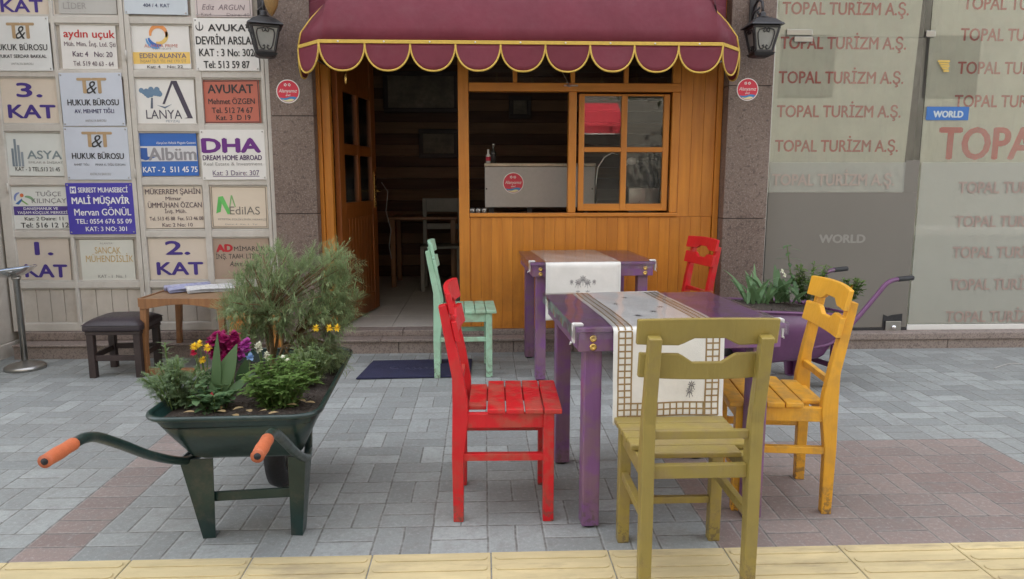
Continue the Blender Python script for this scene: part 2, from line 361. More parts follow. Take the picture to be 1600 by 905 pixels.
def thing(name, label, cat, loc=(0, 0, 0), rz=0, group=None):
    o = bpy.data.objects.new(name, None); COL.objects.link(o); o.empty_display_size = .1
    o.location = loc; o.rotation_euler = (0, 0, rz); return tag(o, label, cat, group)
def dup(root, loc, rz, label):
    def cp(o, par):
        c = o.copy(); COL.objects.link(c)
        if par: c.parent = par
        for ch in kids[o.name]: cp(ch, c)
        return c
    kids = {}
    def walk(o):
        kids[o.name] = list(o.children)
        for ch in o.children: walk(ch)
    walk(root)
    r = cp(root, None); r.location = loc; r.rotation_euler = (0, 0, rz); r['label'] = label; return r
def recolor(root, table, swap):
    def walk(o):
        if o.type == 'MESH' and o.data.materials and o.data.materials[0] in swap:
            key = (o.data.name, swap[o.data.materials[0]].name)
            if key not in table:
                d = o.data.copy(); d.materials[0] = swap[o.data.materials[0]]; table[key] = d
            o.data = table[key]
        for ch in o.children: walk(ch)
    walk(root)

# lettering ---------------------------------------------------------------
_tc = bpy.data.curves.new('lettering_source', 'FONT'); _tc.resolution_u = 3
_to = bpy.data.objects.new('lettering_source', _tc); COL.objects.link(_to)
_cache = {}
def glyphs(s, bold, shear=0):
    key = (s, bold, shear)
    if key not in _cache:
        _tc.body = s; _tc.offset = bold; _tc.shear = shear
        dg = bpy.context.evaluated_depsgraph_get(); dg.update()
        m = bpy.data.meshes.new_from_object(_to.evaluated_get(dg))
        _cache[key] = ([(v.co.x, v.co.y) for v in m.vertices], [tuple(p.vertices) for p in m.polygons])
        bpy.data.meshes.remove(m)
    return _cache[key]
def write(mb, s, x0, x1, zc, h, y, bold=.0, shear=0):
    """caps of height h centred on zc between x0 and x1, on the plane y facing -Y"""
    vs, fs = glyphs(s, 0, shear)
    if not vs: return
    a = min(v[0] for v in vs); b = max(v[0] for v in vs)
    e = bold*h*1.5                       # heavier strokes: overlapping passes, each on its own plane
    for q, (ox, oz) in enumerate(((0, 0), (-e, 0), (e, 0), (0, -e*.6), (0, e*.6)) if e > .0003 else ((0, 0),)):
        mb.add([(x0+e+(v[0]-a)/(b-a)*(x1-x0-2*e)+ox, y-.00012*q, zc-h/2+v[1]/.69*h+oz) for v in vs], fs)

# ------------------------------------------------------------------ the ground
def struct(name, mb, m): return tag(mb.build(name, m), kind='structure')
g = MB(); g.add([(-90, -90, -.16), (90, -90, -.16), (90, 90, -.16), (-90, 90, -.16)], [(0, 1, 2, 3)]); struct('ground', g, M['kerb'])
g = MB(); g.add([(-60, -7.4, -.150), (60, -7.4, -.150), (60, -1.55, -.150), (-60, -1.55, -.150)], [(0, 1, 2, 3)]); struct('road', g, M['asphalt'])
g = MB(); g.box(-40, 40, -1.4, 5.6, -.15, 0); struct('pavement', g, M['pav'])
g = MB(); g.box(-40, 40, -1.55, -1.402, -.148, .003, .01); struct('kerb', g, M['kerb'])
g = MB(); g.box(-40, 40, -9.2, -7.402, -.149, -.002, .01); struct('pavement_opposite', g, M['kerb'])
g = MB()
TX0 = -.38-.4*12
for i in range(26):                                # tactile guiding tiles, 40 cm, raised bars
    x0 = TX0+i*.4; 
    for row in range(1):
        y1 = 2.279-row*.4; y0 = y1-.396
        dz = random.uniform(0, .002)
        g.box(x0+.002, x0+.398, y0, y1, -.02, .004+dz, .003)
        for b in range(6):
            yc = y1-.035-b*.065
            for hx in ((.012, .388),):
                n = 10; pts = []
                r = .017
                for q in range(n+1): a = PI/2+PI*q/n; pts.append((x0+hx[0]+r+r*math.cos(a), yc+r*math.sin(a)))
                for q in range(n+1): a = -PI/2+PI*q/n; pts.append((x0+hx[1]-r+r*math.cos(a), yc+r*math.sin(a)))
                g.prism(pts, .003+dz, .0085+dz, 'z', .002)
struct('tactile_paving', g, M['yel_tile'])

# ------------------------------------------------------------------ stone plinth and step
t = thing('stone_plinth', 'low speckled stone plinth and step running along the foot of the shop fronts', 'plinth')
g = MB()
xs = [-3.32, -2.75, -2.05, -1.48]
for a, b in zip(xs, xs[1:]): g.box(a, b-.004, 5.075, 5.30, -.02, .088+random.uniform(-.002, .002), .004)
xs = [-1.476, -1.05, -.62, -.27, .22, .66, 1.08, 1.52, 2.06]
for a, b in zip(xs, xs[1:]): g.box(a, b-.004, 5.15, 5.32, -.02, .086, .004)
xs = [2.064, 2.7, 3.5, 4.4, 5.6, 7]
for a, b in zip(xs, xs[1:]): g.box(a, b-.003, 5.15, 5.32, -.02, .07, .004)
g.build('riser', M['plinth'], t)
g = MB()
xs = [-1.476, -.75, -.02, .8, 1.5, 2.06]
for a, b in zip(xs, xs[1:]): g.box(a, b-.003, 5.135, 5.32, .087, .107, .005)
g.box(2.064, 7, 5.135, 5.32, .071, .122, .006)
g.box(-3.32, -1.48, 5.06, 5.22, .089, .105, .006)
g.build('tread', M['plinth'], t)
g = MB()
xs = [-1.17, -.6, -.17, .02, .34, .62, 1.0, 1.3, 1.74]
for i, (a, b) in enumerate(zip(xs, xs[1:])): g.box(a, b-.004, 5.255 if i < 2 else 5.27, 5.40, .107, .15 if i < 2 else .146, .005)
g.box(-3.32, -1.48, 5.195, 5.30, .105, .17, .008)
g.build('sill', M['plinth'], t)

# ------------------------------------------------------------------ granite pillars
for x0, x1, lab in ((-1.474, -1.178, 'dark red granite pillar left of the wooden cafe door, carrying a round red sticker'), (1.748, 2.066, 'dark red granite pillar between the wooden cafe front and the glass shop front')):
    g = MB(); zs = [.108, 1.02, 1.70, 2.9] if x0 < 0 else [.108, .98, 1.92, 2.9]
    for a, b in zip(zs, zs[1:]): g.box(x0, x1, 5.18, 5.55, a, b-.004, .003)
    tag(g.build('granite_pillar', M['granite']), lab, 'pillar')

# ------------------------------------------------------------------ left wall of old white panelled shutters with name plates
YW = 5.22
W = thing('panelled_shutter_wall', 'old whitish panelled wooden shutter wall covered with office name plates', 'wall')
cols = [(-3.325, -2.932), (-2.915, -2.470), (-2.408, -1.990), (-1.948, -1.535)]
rails = [2.70, 2.338, 1.982, 1.615, 1.244, .874, .510]
g = MB()
g.box(-3.40, -1.476, YW+.03, YW+.09, .17, 2.9)
g.build('back_panel', M['panel_in'], W)
g = MB()
for x0, x1 in ((-3.395, -3.322), (-2.478, -2.446), (-2.442, -2.408), (-1.537, -1.512), (-1.509, -1.478)): g.box(x0, x1, YW-.004, YW+.03, .172, 2.9, .004)
for x0, x1 in ((-2.938, -2.915), (-1.99, -1.946)): g.box(x0, x1, YW, YW+.03, .172, 2.9, .003)
for ci, (x0, x1) in enumerate(cols):
    a = x0-.006; b = x1+.006
    for z in rails: g.box(a, b, YW+.003, YW+.03, z-.024, z+.024, .004)
    g.box(a, b, YW+.002, YW+.03, .172, .228, .004)
    for z in rails+[.20]:                    # thin inner mouldings
        g.box(x0, x1, YW+.012, YW+.031, z+.0245, z+.034, .003); 
        if z > .3: g.box(x0, x1, YW+.012, YW+.031, z-.034, z-.0245, .003)
g.build('frame', M['panel'], W)
g = MB()                                     # loose vertical boards in the bottom panels
for x0, x1 in cols:
    n = 4; w = (x1-x0)/n
    for i in range(n): g.box(x0+i*w+.002, x0+(i+1)*w-.002, YW+.020+random.uniform(0, .004), YW+.03, .235, .474, .002)
g.build('board', M['panel_in'], W)
g = MB()
for x, z in ((-2.444, .42), (-2.444, 1.3), (-2.444, 2.1), (-3.33, .36), (-3.33, 1.2)): g = MB(); g.tube([(x, YW-.008, z-.035), (x, YW-.008, z+.035)], .006, 8); g.build('hinge', M['panel'], W)
g = MB(); g.box(-3.75, -3.40, 4.2, 5.32, -.02, .10, .006); g.box(-3.75, -3.415, 4.2, 5.32, .10, 2.9, .01)
tag(g.build('side_wall', M['panel_in']), 'narrow beige return wall at the far left edge beside the shutters', 'wall')

PUR = (.055, .03, .22); NAVY = (.03, .035, .10); BLK = (.03, .03, .032); GRY = (.26, .25, .24); GLD = (.52, .36, .14); REDI = (.5, .03, .03); WHT = (.78, .78, .8); TAN = (.42, .29, .16)
LG = (.52, .52, .51)
g = MB(); g.lathe([(.0055, 0), (.0055, .0015), (.003, .003), (0, .003)], 10, (0, 0, 0), Matrix.Rotation(PI/2, 4, 'X')); _so = g.build('screw', M['steel']); SCREW = _so.data; bpy.data.objects.remove(_so)
class Sign:
    def __init__(s, rect, col, proud, label, border=False):
        x0, y0, x1, y1 = rect; yy = YW-.006 if proud else YW+.018
        A = V(x0, (y0+y1)/2, YW); B = V(x1, (y0+y1)/2, YW); xm = (x0+x1)/2
        s.x0, s.x1 = A.x, B.x; s.z1 = V(xm, y0, YW).z; s.z0 = V(xm, y1, YW).z
        s.y = yy; s.mb = {}; s.proud = proud
        g = MB(); g.box(s.x0, s.x1, yy, yy+.007, s.z0, s.z1, .0015)
        s.o = tag(g.build('name_plate', mat('plate_%d_%d' % (x0, y0), col, .38, .03, 6, coat=.1)), label, 'sign', 'office name plates on the shutter wall')
    def X(s, f): return s.x0+(s.x1-s.x0)*f
    def Z(s, f): return s.z1-(s.z1-s.z0)*f
    def m(s, name, col): return s.mb.setdefault((name, tuple(col)), MB())
    def t(s, txt, fx0, fx1, fy, fh, col=BLK, bold=.0, shear=0):
        write(s.m('lettering', col), txt, s.X(fx0), s.X(fx1), s.Z(fy), (s.z1-s.z0)*fh, s.y-.0016, bold, shear)
    def r(s, fx0, fx1, fy0, fy1, col, name='band', dy=.0008):
        y = s.y-dy; s.m(name, col).add([(s.X(fx0), y, s.Z(fy1)), (s.X(fx1), y, s.Z(fy1)), (s.X(fx1), y, s.Z(fy0)), (s.X(fx0), y, s.Z(fy0))], [(0, 1, 2, 3)])
    def p(s, pts, col, name='emblem', dy=.0012):
        s.m(name, col).add([(s.X(a), s.y-dy, s.Z(b)) for a, b in pts], [tuple(range(len(pts)))])
    def arc(s, fx, fy, r0, r1, a0, a1, col, name='emblem', dy=.0014, n=14):
        W_ = s.x1-s.x0; H_ = s.z1-s.z0; mb = s.m(name, col); vs = []
        for i in range(n+1):
            a = math.radians(a0+(a1-a0)*i/n); k = math.sin(PI*i/n)*.5+.5
            rm = (r0+r1)/2; rw = (r1-r0)/2*k
            for r in (rm-rw, rm+rw): vs.append((s.X(fx)+r*W_*math.cos(a), s.y-dy, s.Z(fy)+r*W_*math.sin(a)))
        mb.add(vs, [(2*i, 2*i+1, 2*i+3, 2*i+2) for i in range(n)])
    def disc(s, fx, fy, r, col, name='emblem', dy=.0012, sq=1, n=14):
        W_ = s.x1-s.x0
        s.m(name, col).add([(s.X(fx)+r*W_*math.cos(2*PI*i/n), s.y-dy, s.Z(fy)+sq*r*W_*math.sin(2*PI*i/n)) for i in range(n)], [tuple(range(n))])
    def border(s, ins, w, col):
        s.r(ins, 1-ins, ins, ins+w, col, 'border'); s.r(ins, 1-ins, 1-ins-w, 1-ins, col, 'border'); s.r(ins, ins+w, ins+w, 1-ins-w, col, 'border'); s.r(1-ins-w, 1-ins, ins+w, 1-ins-w, col, 'border')
    def done(s):
        for (nm, c), mb in s.mb.items(): mb.build(nm, flat(c), s.o)
        if s.proud:
            for fx in (.03, .97):
                for fy in (.04, .96):
                    sc_ = bpy.data.objects.new('screw', SCREW); COL.objects.link(sc_); sc_.parent = s.o; sc_.location = (s.X(fx), s.y-.0002, s.Z(fy))
        c_ = Matrix.Translation(((s.x0+s.x1)/2, s.y, (s.z0+s.z1)/2)); s.o.matrix_basis = c_ @ Matrix.Rotation(math.radians(random.uniform(-.7, .7)), 4, 'Y') @ c_.inverted()
PALE = (.66, .67, .66); PB = (.53, .57, .65); BEI = (.62, .54, .45); WHI = (.70, .685, .66)
def TT(s, top=.1):
    s.t('T', .28, .52, top+.14, .28, TAN, .03); s.t('T', .52, .76, top+.14, .28, TAN, .03); s.t('&', .42, .60, top+.17, .24, BLK, 0, .3)
# row 0 (cut by the top of the photo)
s = Sign((-20, -48, 80, 24), BEI, False, 'beige plate at the top left with only the purple word KAT in view'); s.t('KAT', .16, .83, .78, .27, PUR, .03); s.done()
s = Sign((87, -50, 178, 21), (.44, .43, .41), False, 'grey metal plate with faint grey lettering in the top row'); s.t('LİDER', .08, .48, .82, .14, (.3, .29, .28), .0); s.t('. . . . .', .1, .46, .93, .04, (.3, .29, .28)); s.done()
s = Sign((193, -52, 292, 23), (.52, .57, .62), True, 'pale blue plate reading 404 / 4. KAT in the top row'); s.t('404 / 4. KAT', .30, .72, .81, .075, NAVY, .01); s.done()
s = Sign((304, -50, 393, 27), (.55, .47, .46), True, 'pinkish plate with a thin border and spaced italic name in the top row'); s.border(.03, .008, BLK); s.t('Ediz  ARGUN', .12, .88, .80, .11, (.16, .12, .14), 0, .25); s.t('Kat:4', .1, .28, .95, .06, (.2, .16, .17)); s.t('Daire: 40', .55, .95, .95, .06, (.2, .16, .17)); s.done()
# row 1
s = Sign((-12, 26, 79, 111), PALE, True, 'pale plate with a tan double T emblem, leftmost in the second row'); TT(s, .12); s.t('HUKUK BÜROSU', .0, .95, .565, .11, BLK, .015); s.t('AVUKAT SERDAR BAKKAL', .04, .92, .73, .06, BLK, .02); s.t('ANTALYA BAROSU', .3, .68, .87, .04, GRY); s.done()
s = Sign((93, 37, 180, 108), WHI, False, 'white plate headed by a red lowercase name'); s.t('aydın uçuk', .06, .985, .21, .17, REDI, .02); s.t('Müh. Mim. İnş. Ltd. Şti', .06, .985, .44, .095, (.17, .12, .14), .012); s.t('Kat: 4   No: 20', .2, .92, .66, .115, (.12, .08, .12), .015); s.t('Tel. 519 40 63 - 64', .2, .93, .87, .10, (.15, .11, .13), .012); s.done()
s = Sign((201, 36, 295, 107), WHI, False, 'white plate with an orange and blue ring emblem above a yellow band')
s.arc(.49, .24, .10, .17, -20, 190, (.75, .3, .1)); s.arc(.49, .24, .11, .17, -110, 20, (.72, .5, .15)); s.arc(.47, .28, .12, .18, 190, 290, (.05, .15, .45)); s.arc(.45, .31, .15, .19, 185, 285, (.1, .3, .6))
s.t('ALANYA PRIME', .24, .80, .49, .07, (.5, .12, .08)); s.t('YATIRIM', .36, .68, .56, .03, GRY); s.r(.03, .99, .63, .89, (.78, .52, .14)); s.t('EDEN ALANYA', .15, .93, .71, .105, (.12, .11, .2), .01); s.t('İNŞAAT İŞLT. TİC. PAZ. LTD. ŞTİ', .15, .92, .83, .055, (.25, .2, .15)); s.t('Kat: 4    No: 22', .26, .86, .955, .06, BLK, .015); s.done()
s = Sign((305, 29, 404, 111), WHI, True, 'white plate with bold black lettering behind the left lantern'); s.t('AVUKAT', .22, .92, .18, .13, BLK, .03); s.arc(.09, .16, .045, .065, 150, 390, BLK); s.r(.083, .097, .07, .24, BLK, 'emblem'); s.t('DEVRİM ARSLAN', .02, 1.02 if False else .985, .42, .15, BLK, .02); s.t('KAT : 3 No: 302', .06, .93, .65, .14, BLK, .02); s.t('Tel: 513 59 87', .12, .85, .88, .135, BLK, .02); s.done()
# row 2
s = Sign((0, 122, 93, 192), BEI, False, 'beige plate reading 3. KAT in purple letters'); s.t('3.', .26, .70, .26, .30, PUR, .04); s.t('KAT', .09, .90, .74, .29, PUR, .04); s.done()
s = Sign((96, 114, 193, 197), PB, True, 'pale blue plate with tan double T emblem and a single name under it'); TT(s, .1); s.t('HUKUK BÜROSU', .10, .93, .555, .11, BLK, .022); s.t('AV. MEHMET TIĞLI', .2, .84, .72, .075, (.05, .045, .12), .02); s.t('ANTALYA BAROSU', .36, .70, .90, .045, GRY); s.done()
s = Sign((208, 123, 303, 193), WHI, False, 'white plate with a blue tree emblem and one tall dark letter A')
for q in range(26):
    a = random.uniform(0, 2*PI); r = random.uniform(0, .15); s.disc(.28+r*math.cos(a)*1.15, .30+r*math.sin(a)*.75, random.uniform(.025, .05), (.13, .22, .33), dy=.0011+.00001*q)
s.p([(.28, .42), (.31, .42), (.30, .66), (.26, .66)], (.1, .12, .16)); s.p([(.63, .04), (.67, .04), (.50, .56), (.46, .56)], (.06, .05, .08)); s.p([(.63, .04), (.72, .04), (.95, .88), (.80, .88), (.86, .86)], (.06, .05, .08), dy=.0013)
s.p([(.36, .58), (.50, .62), (.62, .56), (.50, .66)], (.15, .2, .28), dy=.0015); s.t('LANYA', .18, .77, .79, .20, (.06, .05, .08), -.005); s.t('PEYZAJ', .50, .72, .945, .05, (.25, .3, .36)); s.done()
s = Sign((315, 125, 405, 192), (.47, .13, .09), False, 'brick red plate with black lettering'); s.border(.012, .018, (.08, .04, .04)); s.t('AVUKAT', .1, .9, .20, .20, BLK, .025); s.t('Mehmet ÖZGEN', .1, .91, .49, .13, BLK, .012); s.t('Tel. 512 74 67', .15, .87, .70, .13, BLK, .014); s.t('Kat. 3  D 19', .22, .82, .87, .12, BLK, .014); s.done()
# row 3
s = Sign((5, 208, 96, 275), (.63, .65, .62), False, 'pale greenish plate with a grey tower blocks emblem')
for i, (a, h) in enumerate(((.14, .5), (.19, .72), (.245, .58), (.30, .42))): s.r(a-.023, a+.018, .86-h, .78, (.16+.03*i, .20+.03*i, .24+.03*i), 'emblem')
s.t('ASYA', .38, .98, .50, .19, (.20, .25, .27), .02); s.t('EMLAK & İNŞAAT', .4, .99, .68, .05, GRY); s.t('KAT - 3 TEL:513 21 45', .16, .93, .84, .095, BLK, .008); s.done()
s = Sign((103, 199, 202, 281), PB, True, 'pale blue plate with tan double T emblem just above the violet blue plate'); TT(s, .09); s.t('HUKUK BÜROSU', .1, .92, .545, .11, BLK, .022); s.t('AHMET TIĞLI', .12, .36, .71, .04, BLK, .01); s.t('PINAR K. TIĞLI ÖZCAN', .46, .93, .71, .04, BLK, .01); s.t('ANTALYA BAROSU', .36, .69, .89, .045, GRY); s.done()
s = Sign((214, 207, 307, 275), (.028, .13, .46), False, 'bright blue plate with a white photo studio band across it'); s.r(.02, .99, .31, .66, (.60, .60, .62)); s.t('Albüm', .17, .985, .49, .28, (.27, .26, .28), .03); s.t("Alanya'nın Haftalık Magazin Gazetesi", .32, .985, .235, .055, WHT, .012); s.t('KAT - 2', .06, .44, .85, .125, WHT, .02); s.t('511 45 75', .52, .985, .85, .125, WHT, .02); s.p([(.04, .35), (.16, .35), (.16, .55), (.30, .56), (.12, .64), (.04, .60)], (.03, .1, .35)); s.done()
s = Sign((315, 203, 415, 281), WHI, True, 'white plate with large purple block capitals'); s.t('DHA', .01, .94, .31, .27, (.13, .02, .20), .06); s.t('DREAM HOME ABROAD', .02, .945, .555, .10, (.06, .02, .1), .02); s.t('Real Estate & Investment', .03, .945, .68, .065, GRY); s.t('Kat: 3 Daire: 307', .16, .89, .86, .10, (.1, .06, .14), .005); s.r(.16, .89, .925, .937, (.1, .06, .14)); s.done()
# row 4
s = Sign((17, 292, 104, 358), (.66, .67, .64), False, 'white plate with a dancing figure emblem above a dark violet band'); s.arc(.17, .28, .09, .13, 100, 200, (.2, .25, .5)); s.arc(.27, .42, .12, .17, 20, 100, (.2, .35, .2)); s.disc(.19, .20, .035, (.6, .15, .05)); s.p([(.06, .4), (.18, .28), (.2, .31), (.12, .42)], (.05, .15, .4)); s.p([(.18, .3), (.3, .42), (.26, .42), (.17, .33)], (.2, .4, .1)); s.t('TUĞÇE', .44, .90, .17, .105, (.18, .17, .18), .005); s.t('KILINÇAY', .36, .985, .33, .11, (.18, .17, .18), .005); s.r(.02, .99, .46, .67, (.07, .04, .22)); s.t('DANIŞMANLIK VE', .2, .82, .515, .06, WHT, .015); s.t('YAŞAM KOÇLUK MERKEZİ', .08, .985, .61, .06, WHT, .015); s.t('Kat: 2 Daire: 11', .2, .9, .755, .085, BLK, .015); s.t('Tel: 516 12 12', .12, .99, .91, .115, BLK, .015); s.done()
s = Sign((106, 286, 210, 366), (.055, .04, .36), True, 'violet blue plate with white lettering'); s.r(.065, .155, .07, .2, WHT); s.t('M', .08, .14, .135, .085, (.055, .04, .36), .03); s.t('SERBEST MUHASEBECİ', .185, .93, .135, .095, WHT, .02); s.t('MALİ MÜŞAVİR', .075, .945, .34, .125, WHT, .03); s.t('Mervan GÖNÜL', .1, .955, .565, .13, WHT, .015); s.t('TEL: 0554 676 55 09', .11, .955, .745, .09, WHT, .018); s.t('KAT: 3 NO: 301', .25, .87, .895, .085, WHT, .015); s.done()
s = Sign((224, 290, 316, 357), BEI, False, 'beige plate with six centred lines of grey lettering'); c_ = (.12, .09, .10)
for tx, a, b, y, h in (('MÜKERREM ŞAHİN', .03, .97, .14, .12), ('Mimar', .37, .64, .30, .085), ('ÜMMÜHAN ÖZCAN', .06, .98, .455, .12), ('İnş. Müh.', .34, .71, .60, .085), ('Tel. 513 45 88  Fax. 513 46 08', .07, .99, .77, .085), ('Kat: 2 No: 10', .28, .80, .92, .085)): s.t(tx, a, b, y, h, c_, .014)
s.done()
s = Sign((328, 291, 417, 356), (.64, .55, .44), False, 'cream plate with a green brush stroke emblem and rounded border'); s.border(.02, .012, (.2, .16, .13))
s.p([(.09, .66), (.14, .26), (.22, .24), (.17, .62)], (.10, .42, .10)); s.p([(.14, .26), (.22, .24), (.36, .66), (.29, .68)], (.13, .48, .12), dy=.0014); s.p([(.36, .22), (.385, .22), (.335, .56), (.315, .56)], (.2, .4, .15)); s.p([(.36, .22), (.385, .22), (.44, .5), (.42, .5)], (.2, .4, .15), dy=.0014)
s.t('EdilAS', .33, .86, .585, .19, (.18, .16, .14), -.008); s.t('ESTETİK POLİKLİNİK MERKEZİ', .12, .97, .80, .04, GRY, .008); s.t('Daire: 4   Kat: 3   Tel', .24, .8, .92, .035, GRY); s.done()
# row 5
s = Sign((25, 373, 107, 438), (.56, .49, .42), False, 'beige plate reading 1. KAT in purple letters above the metal ashtray stand'); s.t('1.', .34, .70, .24, .30, PUR, .04); s.t('KAT', .12, .94, .78, .30, PUR, .04); s.done()
s = Sign((124, 375, 208, 438), (.60, .60, .54), False, 'pale plate with faded golden lettering'); s.t('ALANYA', .38, .62, .09, .04, GRY); s.t('SANCAK', .28, .76, .26, .16, GLD, .0); s.t('MÜHENDİSLİK', .10, .985, .47, .16, GLD, .0); s.t('KAT - 1  No. 1', .30, .82, .91, .075, GRY, .01); s.done()
s = Sign((231, 371, 322, 437), BEI, False, 'beige plate reading 2. KAT in purple letters above the coffee table'); s.t('2.', .29, .72, .25, .31, PUR, .04); s.t('KAT', .12, .93, .74, .29, PUR, .04); s.done()
s = Sign((332, 372, 420, 437), (.36, .27, .205), False, 'brown plate with a red monogram partly behind the feathery shrub'); s.t('AD', .06, .36, .24, .17, (.45, .02, .03), .07); s.t('MİMARLIK', .38, .93, .26, .105, BLK, .0); s.t('İNŞ. TAAH. LTD. ŞTİ', .05, .97, .44, .115, BLK, .0); s.t('Azmi DAĞLI', .28, .86, .62, .12, BLK, 0, .3); s.t('Mimar', .48, .66, .76, .06, (.1, .08, .07)); s.t('KAT:1 NO: 6', .34, .80, .88, .07, BLK, .02); s.done()

# ------------------------------------------------------------------ wooden cafe front
CF = thing('cafe_front', 'honey coloured wooden cafe front with an open door and a serving window', 'shop front')
YF = 5.30
g = MB()
for x0, x1, y0 in ((-1.178, -1.150, YF-.02), (-1.147, -1.090, YF), (-.176, -.100, YF-.006), (1.706, 1.746, YF-.012)): g = MB(); g.box(x0, x1, y0, YF+.08, .151, 2.75, .004); g.build('post', M['wood'], CF)
g = MB(); x = -.172
while x < 1.70:
    g.box(x, min(x+.0774, 1.705), YF+.004, YF+.03, .147, .985, .0025); x += .078
g.build('lower_panel', M['wood'], CF)
g = MB(); x = 1.440
while x < 1.68:
    g.box(x, min(x+.0873, 1.705), YF+.004, YF+.03, .986, 2.75, .0025); x += .088
g.build('side_panel', M['wood'], CF)
g = MB()
for nm, bx in (('window_rail', (-.099, 1.438, YF-.004, YF+.07, 1.886, 1.946, .005)), ('window_sill', (-.099, 1.438, YF-.012, YF+.07, .987, 1.015, .005)), ('header', (-1.089, 1.704, YF, YF+.07, 2.42, 2.75, .005))):
    g = MB(); g.box(*bx); g.build(nm, M['woodh'], CF)
g = MB()
for bx in ((.624, .682, YF-.002, YF+.07, 1.0155, 1.8855, .005), (1.380, 1.438, YF-.002, YF+.07, 1.0155, 1.8855, .005), (.219, .251, YF+.004, YF+.06, 1.9465, 2.4195, .004), (.636, .668, YF+.004, YF+.06, 1.9465, 2.4195, .004), (1.024, 1.056, YF+.004, YF+.06, 1.9465, 2.4195, .004), (1.380, 1.438, YF+.001, YF+.06, 1.9465, 2.4195, .004)):
    g = MB(); g.box(*bx); g.build('mullion', M['wood'], CF)
sash = None
g = MB(); X0, X1, X2, X3, X4, X5 = .700, .742, 1.012, 1.056, 1.322, 1.366
for a, b in ((X0, X1), (X2, X3), (X4, X5)): g.box(a, b, YF+.012, YF+.05, 1.030, 1.872, .005)
sash = g.build('sash', M['wood'], CF)
for a, b in ((X1, X2), (X3, X4)):
    for z0, z1 in ((1.030, 1.082), (1.458, 1.494), (1.858, 1.872)): g = MB(); g.box(a-.001, b+.001, YF+.014, YF+.048, z0, z1, .004); g.build('sash_rail', M['woodh'], sash)
for a, b in ((X1, X2), (X3, X4)):
    for z0, z1 in ((1.082, 1.458), (1.494, 1.858)):
        g = MB(); g.box(a-.003, b+.003, YF+.028, YF+.032, z0-.003, z1+.003); g.build('pane', M['pane'], sash)
for a, b in ((-.099, .219), (.251, .636), (.668, 1.024), (1.056, 1.38)):
    g = MB(); g.box(a, b, YF+.028, YF+.032, 1.946, 2.42); g.build('pane', M['pane'], CF)
# door leaf, hinged on the left jamb and standing open into the room
hx, hy = -1.068, YF+.085; ex, ey = -.925, 6.22
D = bpy.data.objects.new('door', None); COL.objects.link(D); D.parent = CF
D.location = (hx, hy, .165); D.rotation_euler = (0, 0, math.atan2(ey-hy, ex-hx))
DL = math.hypot(ey-hy, ex-hx); DH = 2.2
g = MB()
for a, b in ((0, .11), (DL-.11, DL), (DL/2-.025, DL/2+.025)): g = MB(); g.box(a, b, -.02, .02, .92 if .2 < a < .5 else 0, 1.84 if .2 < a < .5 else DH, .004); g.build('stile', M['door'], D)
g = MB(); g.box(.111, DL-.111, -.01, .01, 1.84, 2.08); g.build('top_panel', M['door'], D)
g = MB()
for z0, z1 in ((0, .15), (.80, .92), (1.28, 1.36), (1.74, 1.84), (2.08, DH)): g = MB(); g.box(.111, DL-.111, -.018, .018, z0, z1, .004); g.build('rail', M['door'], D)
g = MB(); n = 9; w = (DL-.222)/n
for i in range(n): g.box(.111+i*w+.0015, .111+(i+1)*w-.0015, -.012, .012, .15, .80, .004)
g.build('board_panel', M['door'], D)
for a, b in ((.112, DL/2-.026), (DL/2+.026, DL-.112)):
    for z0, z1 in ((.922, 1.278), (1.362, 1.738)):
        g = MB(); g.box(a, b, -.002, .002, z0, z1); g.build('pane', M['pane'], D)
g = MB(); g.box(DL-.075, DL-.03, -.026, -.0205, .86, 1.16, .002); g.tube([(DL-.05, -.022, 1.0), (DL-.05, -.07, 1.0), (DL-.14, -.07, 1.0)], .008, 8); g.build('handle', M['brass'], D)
# wall hook on the window rail
g = MB(); hk = V(892, 134, YF-.006)
g.box(hk.x-.05, hk.x+.05, hk.y-.012, hk.y, hk.z-.006, hk.z+.006, .002); g.tube([(hk.x, hk.y-.006, hk.z), (hk.x-.01, hk.y-.03, hk.z-.012), (hk.x-.03, hk.y-.012, hk.z-.002)], .004, 6)
g.build('hook', M['steel'], CF)

# ------------------------------------------------------------------ the room behind
g = MB()
for i in range(8):
    for j in range(8): g.box(-1.70+i*.5, -1.703+(i+1)*.5, 5.402+j*.45, 5.399+(j+1)*.45, .02, .15, .002)
struct('room_floor', g, M['tile'])
R = thing('cafe_room', 'dark room with plank striped walls seen through the open cafe door', 'room')
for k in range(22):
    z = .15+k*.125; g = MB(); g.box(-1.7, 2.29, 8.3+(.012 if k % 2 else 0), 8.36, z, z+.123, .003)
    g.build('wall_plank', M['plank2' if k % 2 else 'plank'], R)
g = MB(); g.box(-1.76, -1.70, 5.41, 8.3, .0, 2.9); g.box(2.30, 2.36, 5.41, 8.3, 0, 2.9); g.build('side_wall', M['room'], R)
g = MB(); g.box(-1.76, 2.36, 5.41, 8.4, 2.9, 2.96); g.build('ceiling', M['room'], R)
def frame_picture(px0, py0, px1, py1, lab, Yp=8.28):
    a = V(px0, py1, Yp); b = V(px1, py0, Yp)
    t = thing('framed_picture', lab, 'picture', (a.x, Yp, a.z)); w = b.x-a.x; h = b.z-a.z
    g = MB()
    for x0, x1, z0, z1 in ((0, w, 0, .05), (0, w, h-.05, h), (0, .05, .05, h-.05), (w-.05, w, .05, h-.05)): g.box(x0, x1, -.03, .01, z0, z1, .006)
    g.build('frame', M['brownleg'], t)
    g = MB(); g.box(.05, w-.05, -.008, .005, .05, h-.05); g.build('picture', mat('picture_dim', (.20, .17, .13), .7, .5, 4, dirt=.3), t)
frame_picture(600, 112, 716, 176, 'large dark framed picture high on the back wall beyond the door')
frame_picture(655, 202, 716, 247, 'smaller pale picture in a dark frame on the back wall beyond the door')
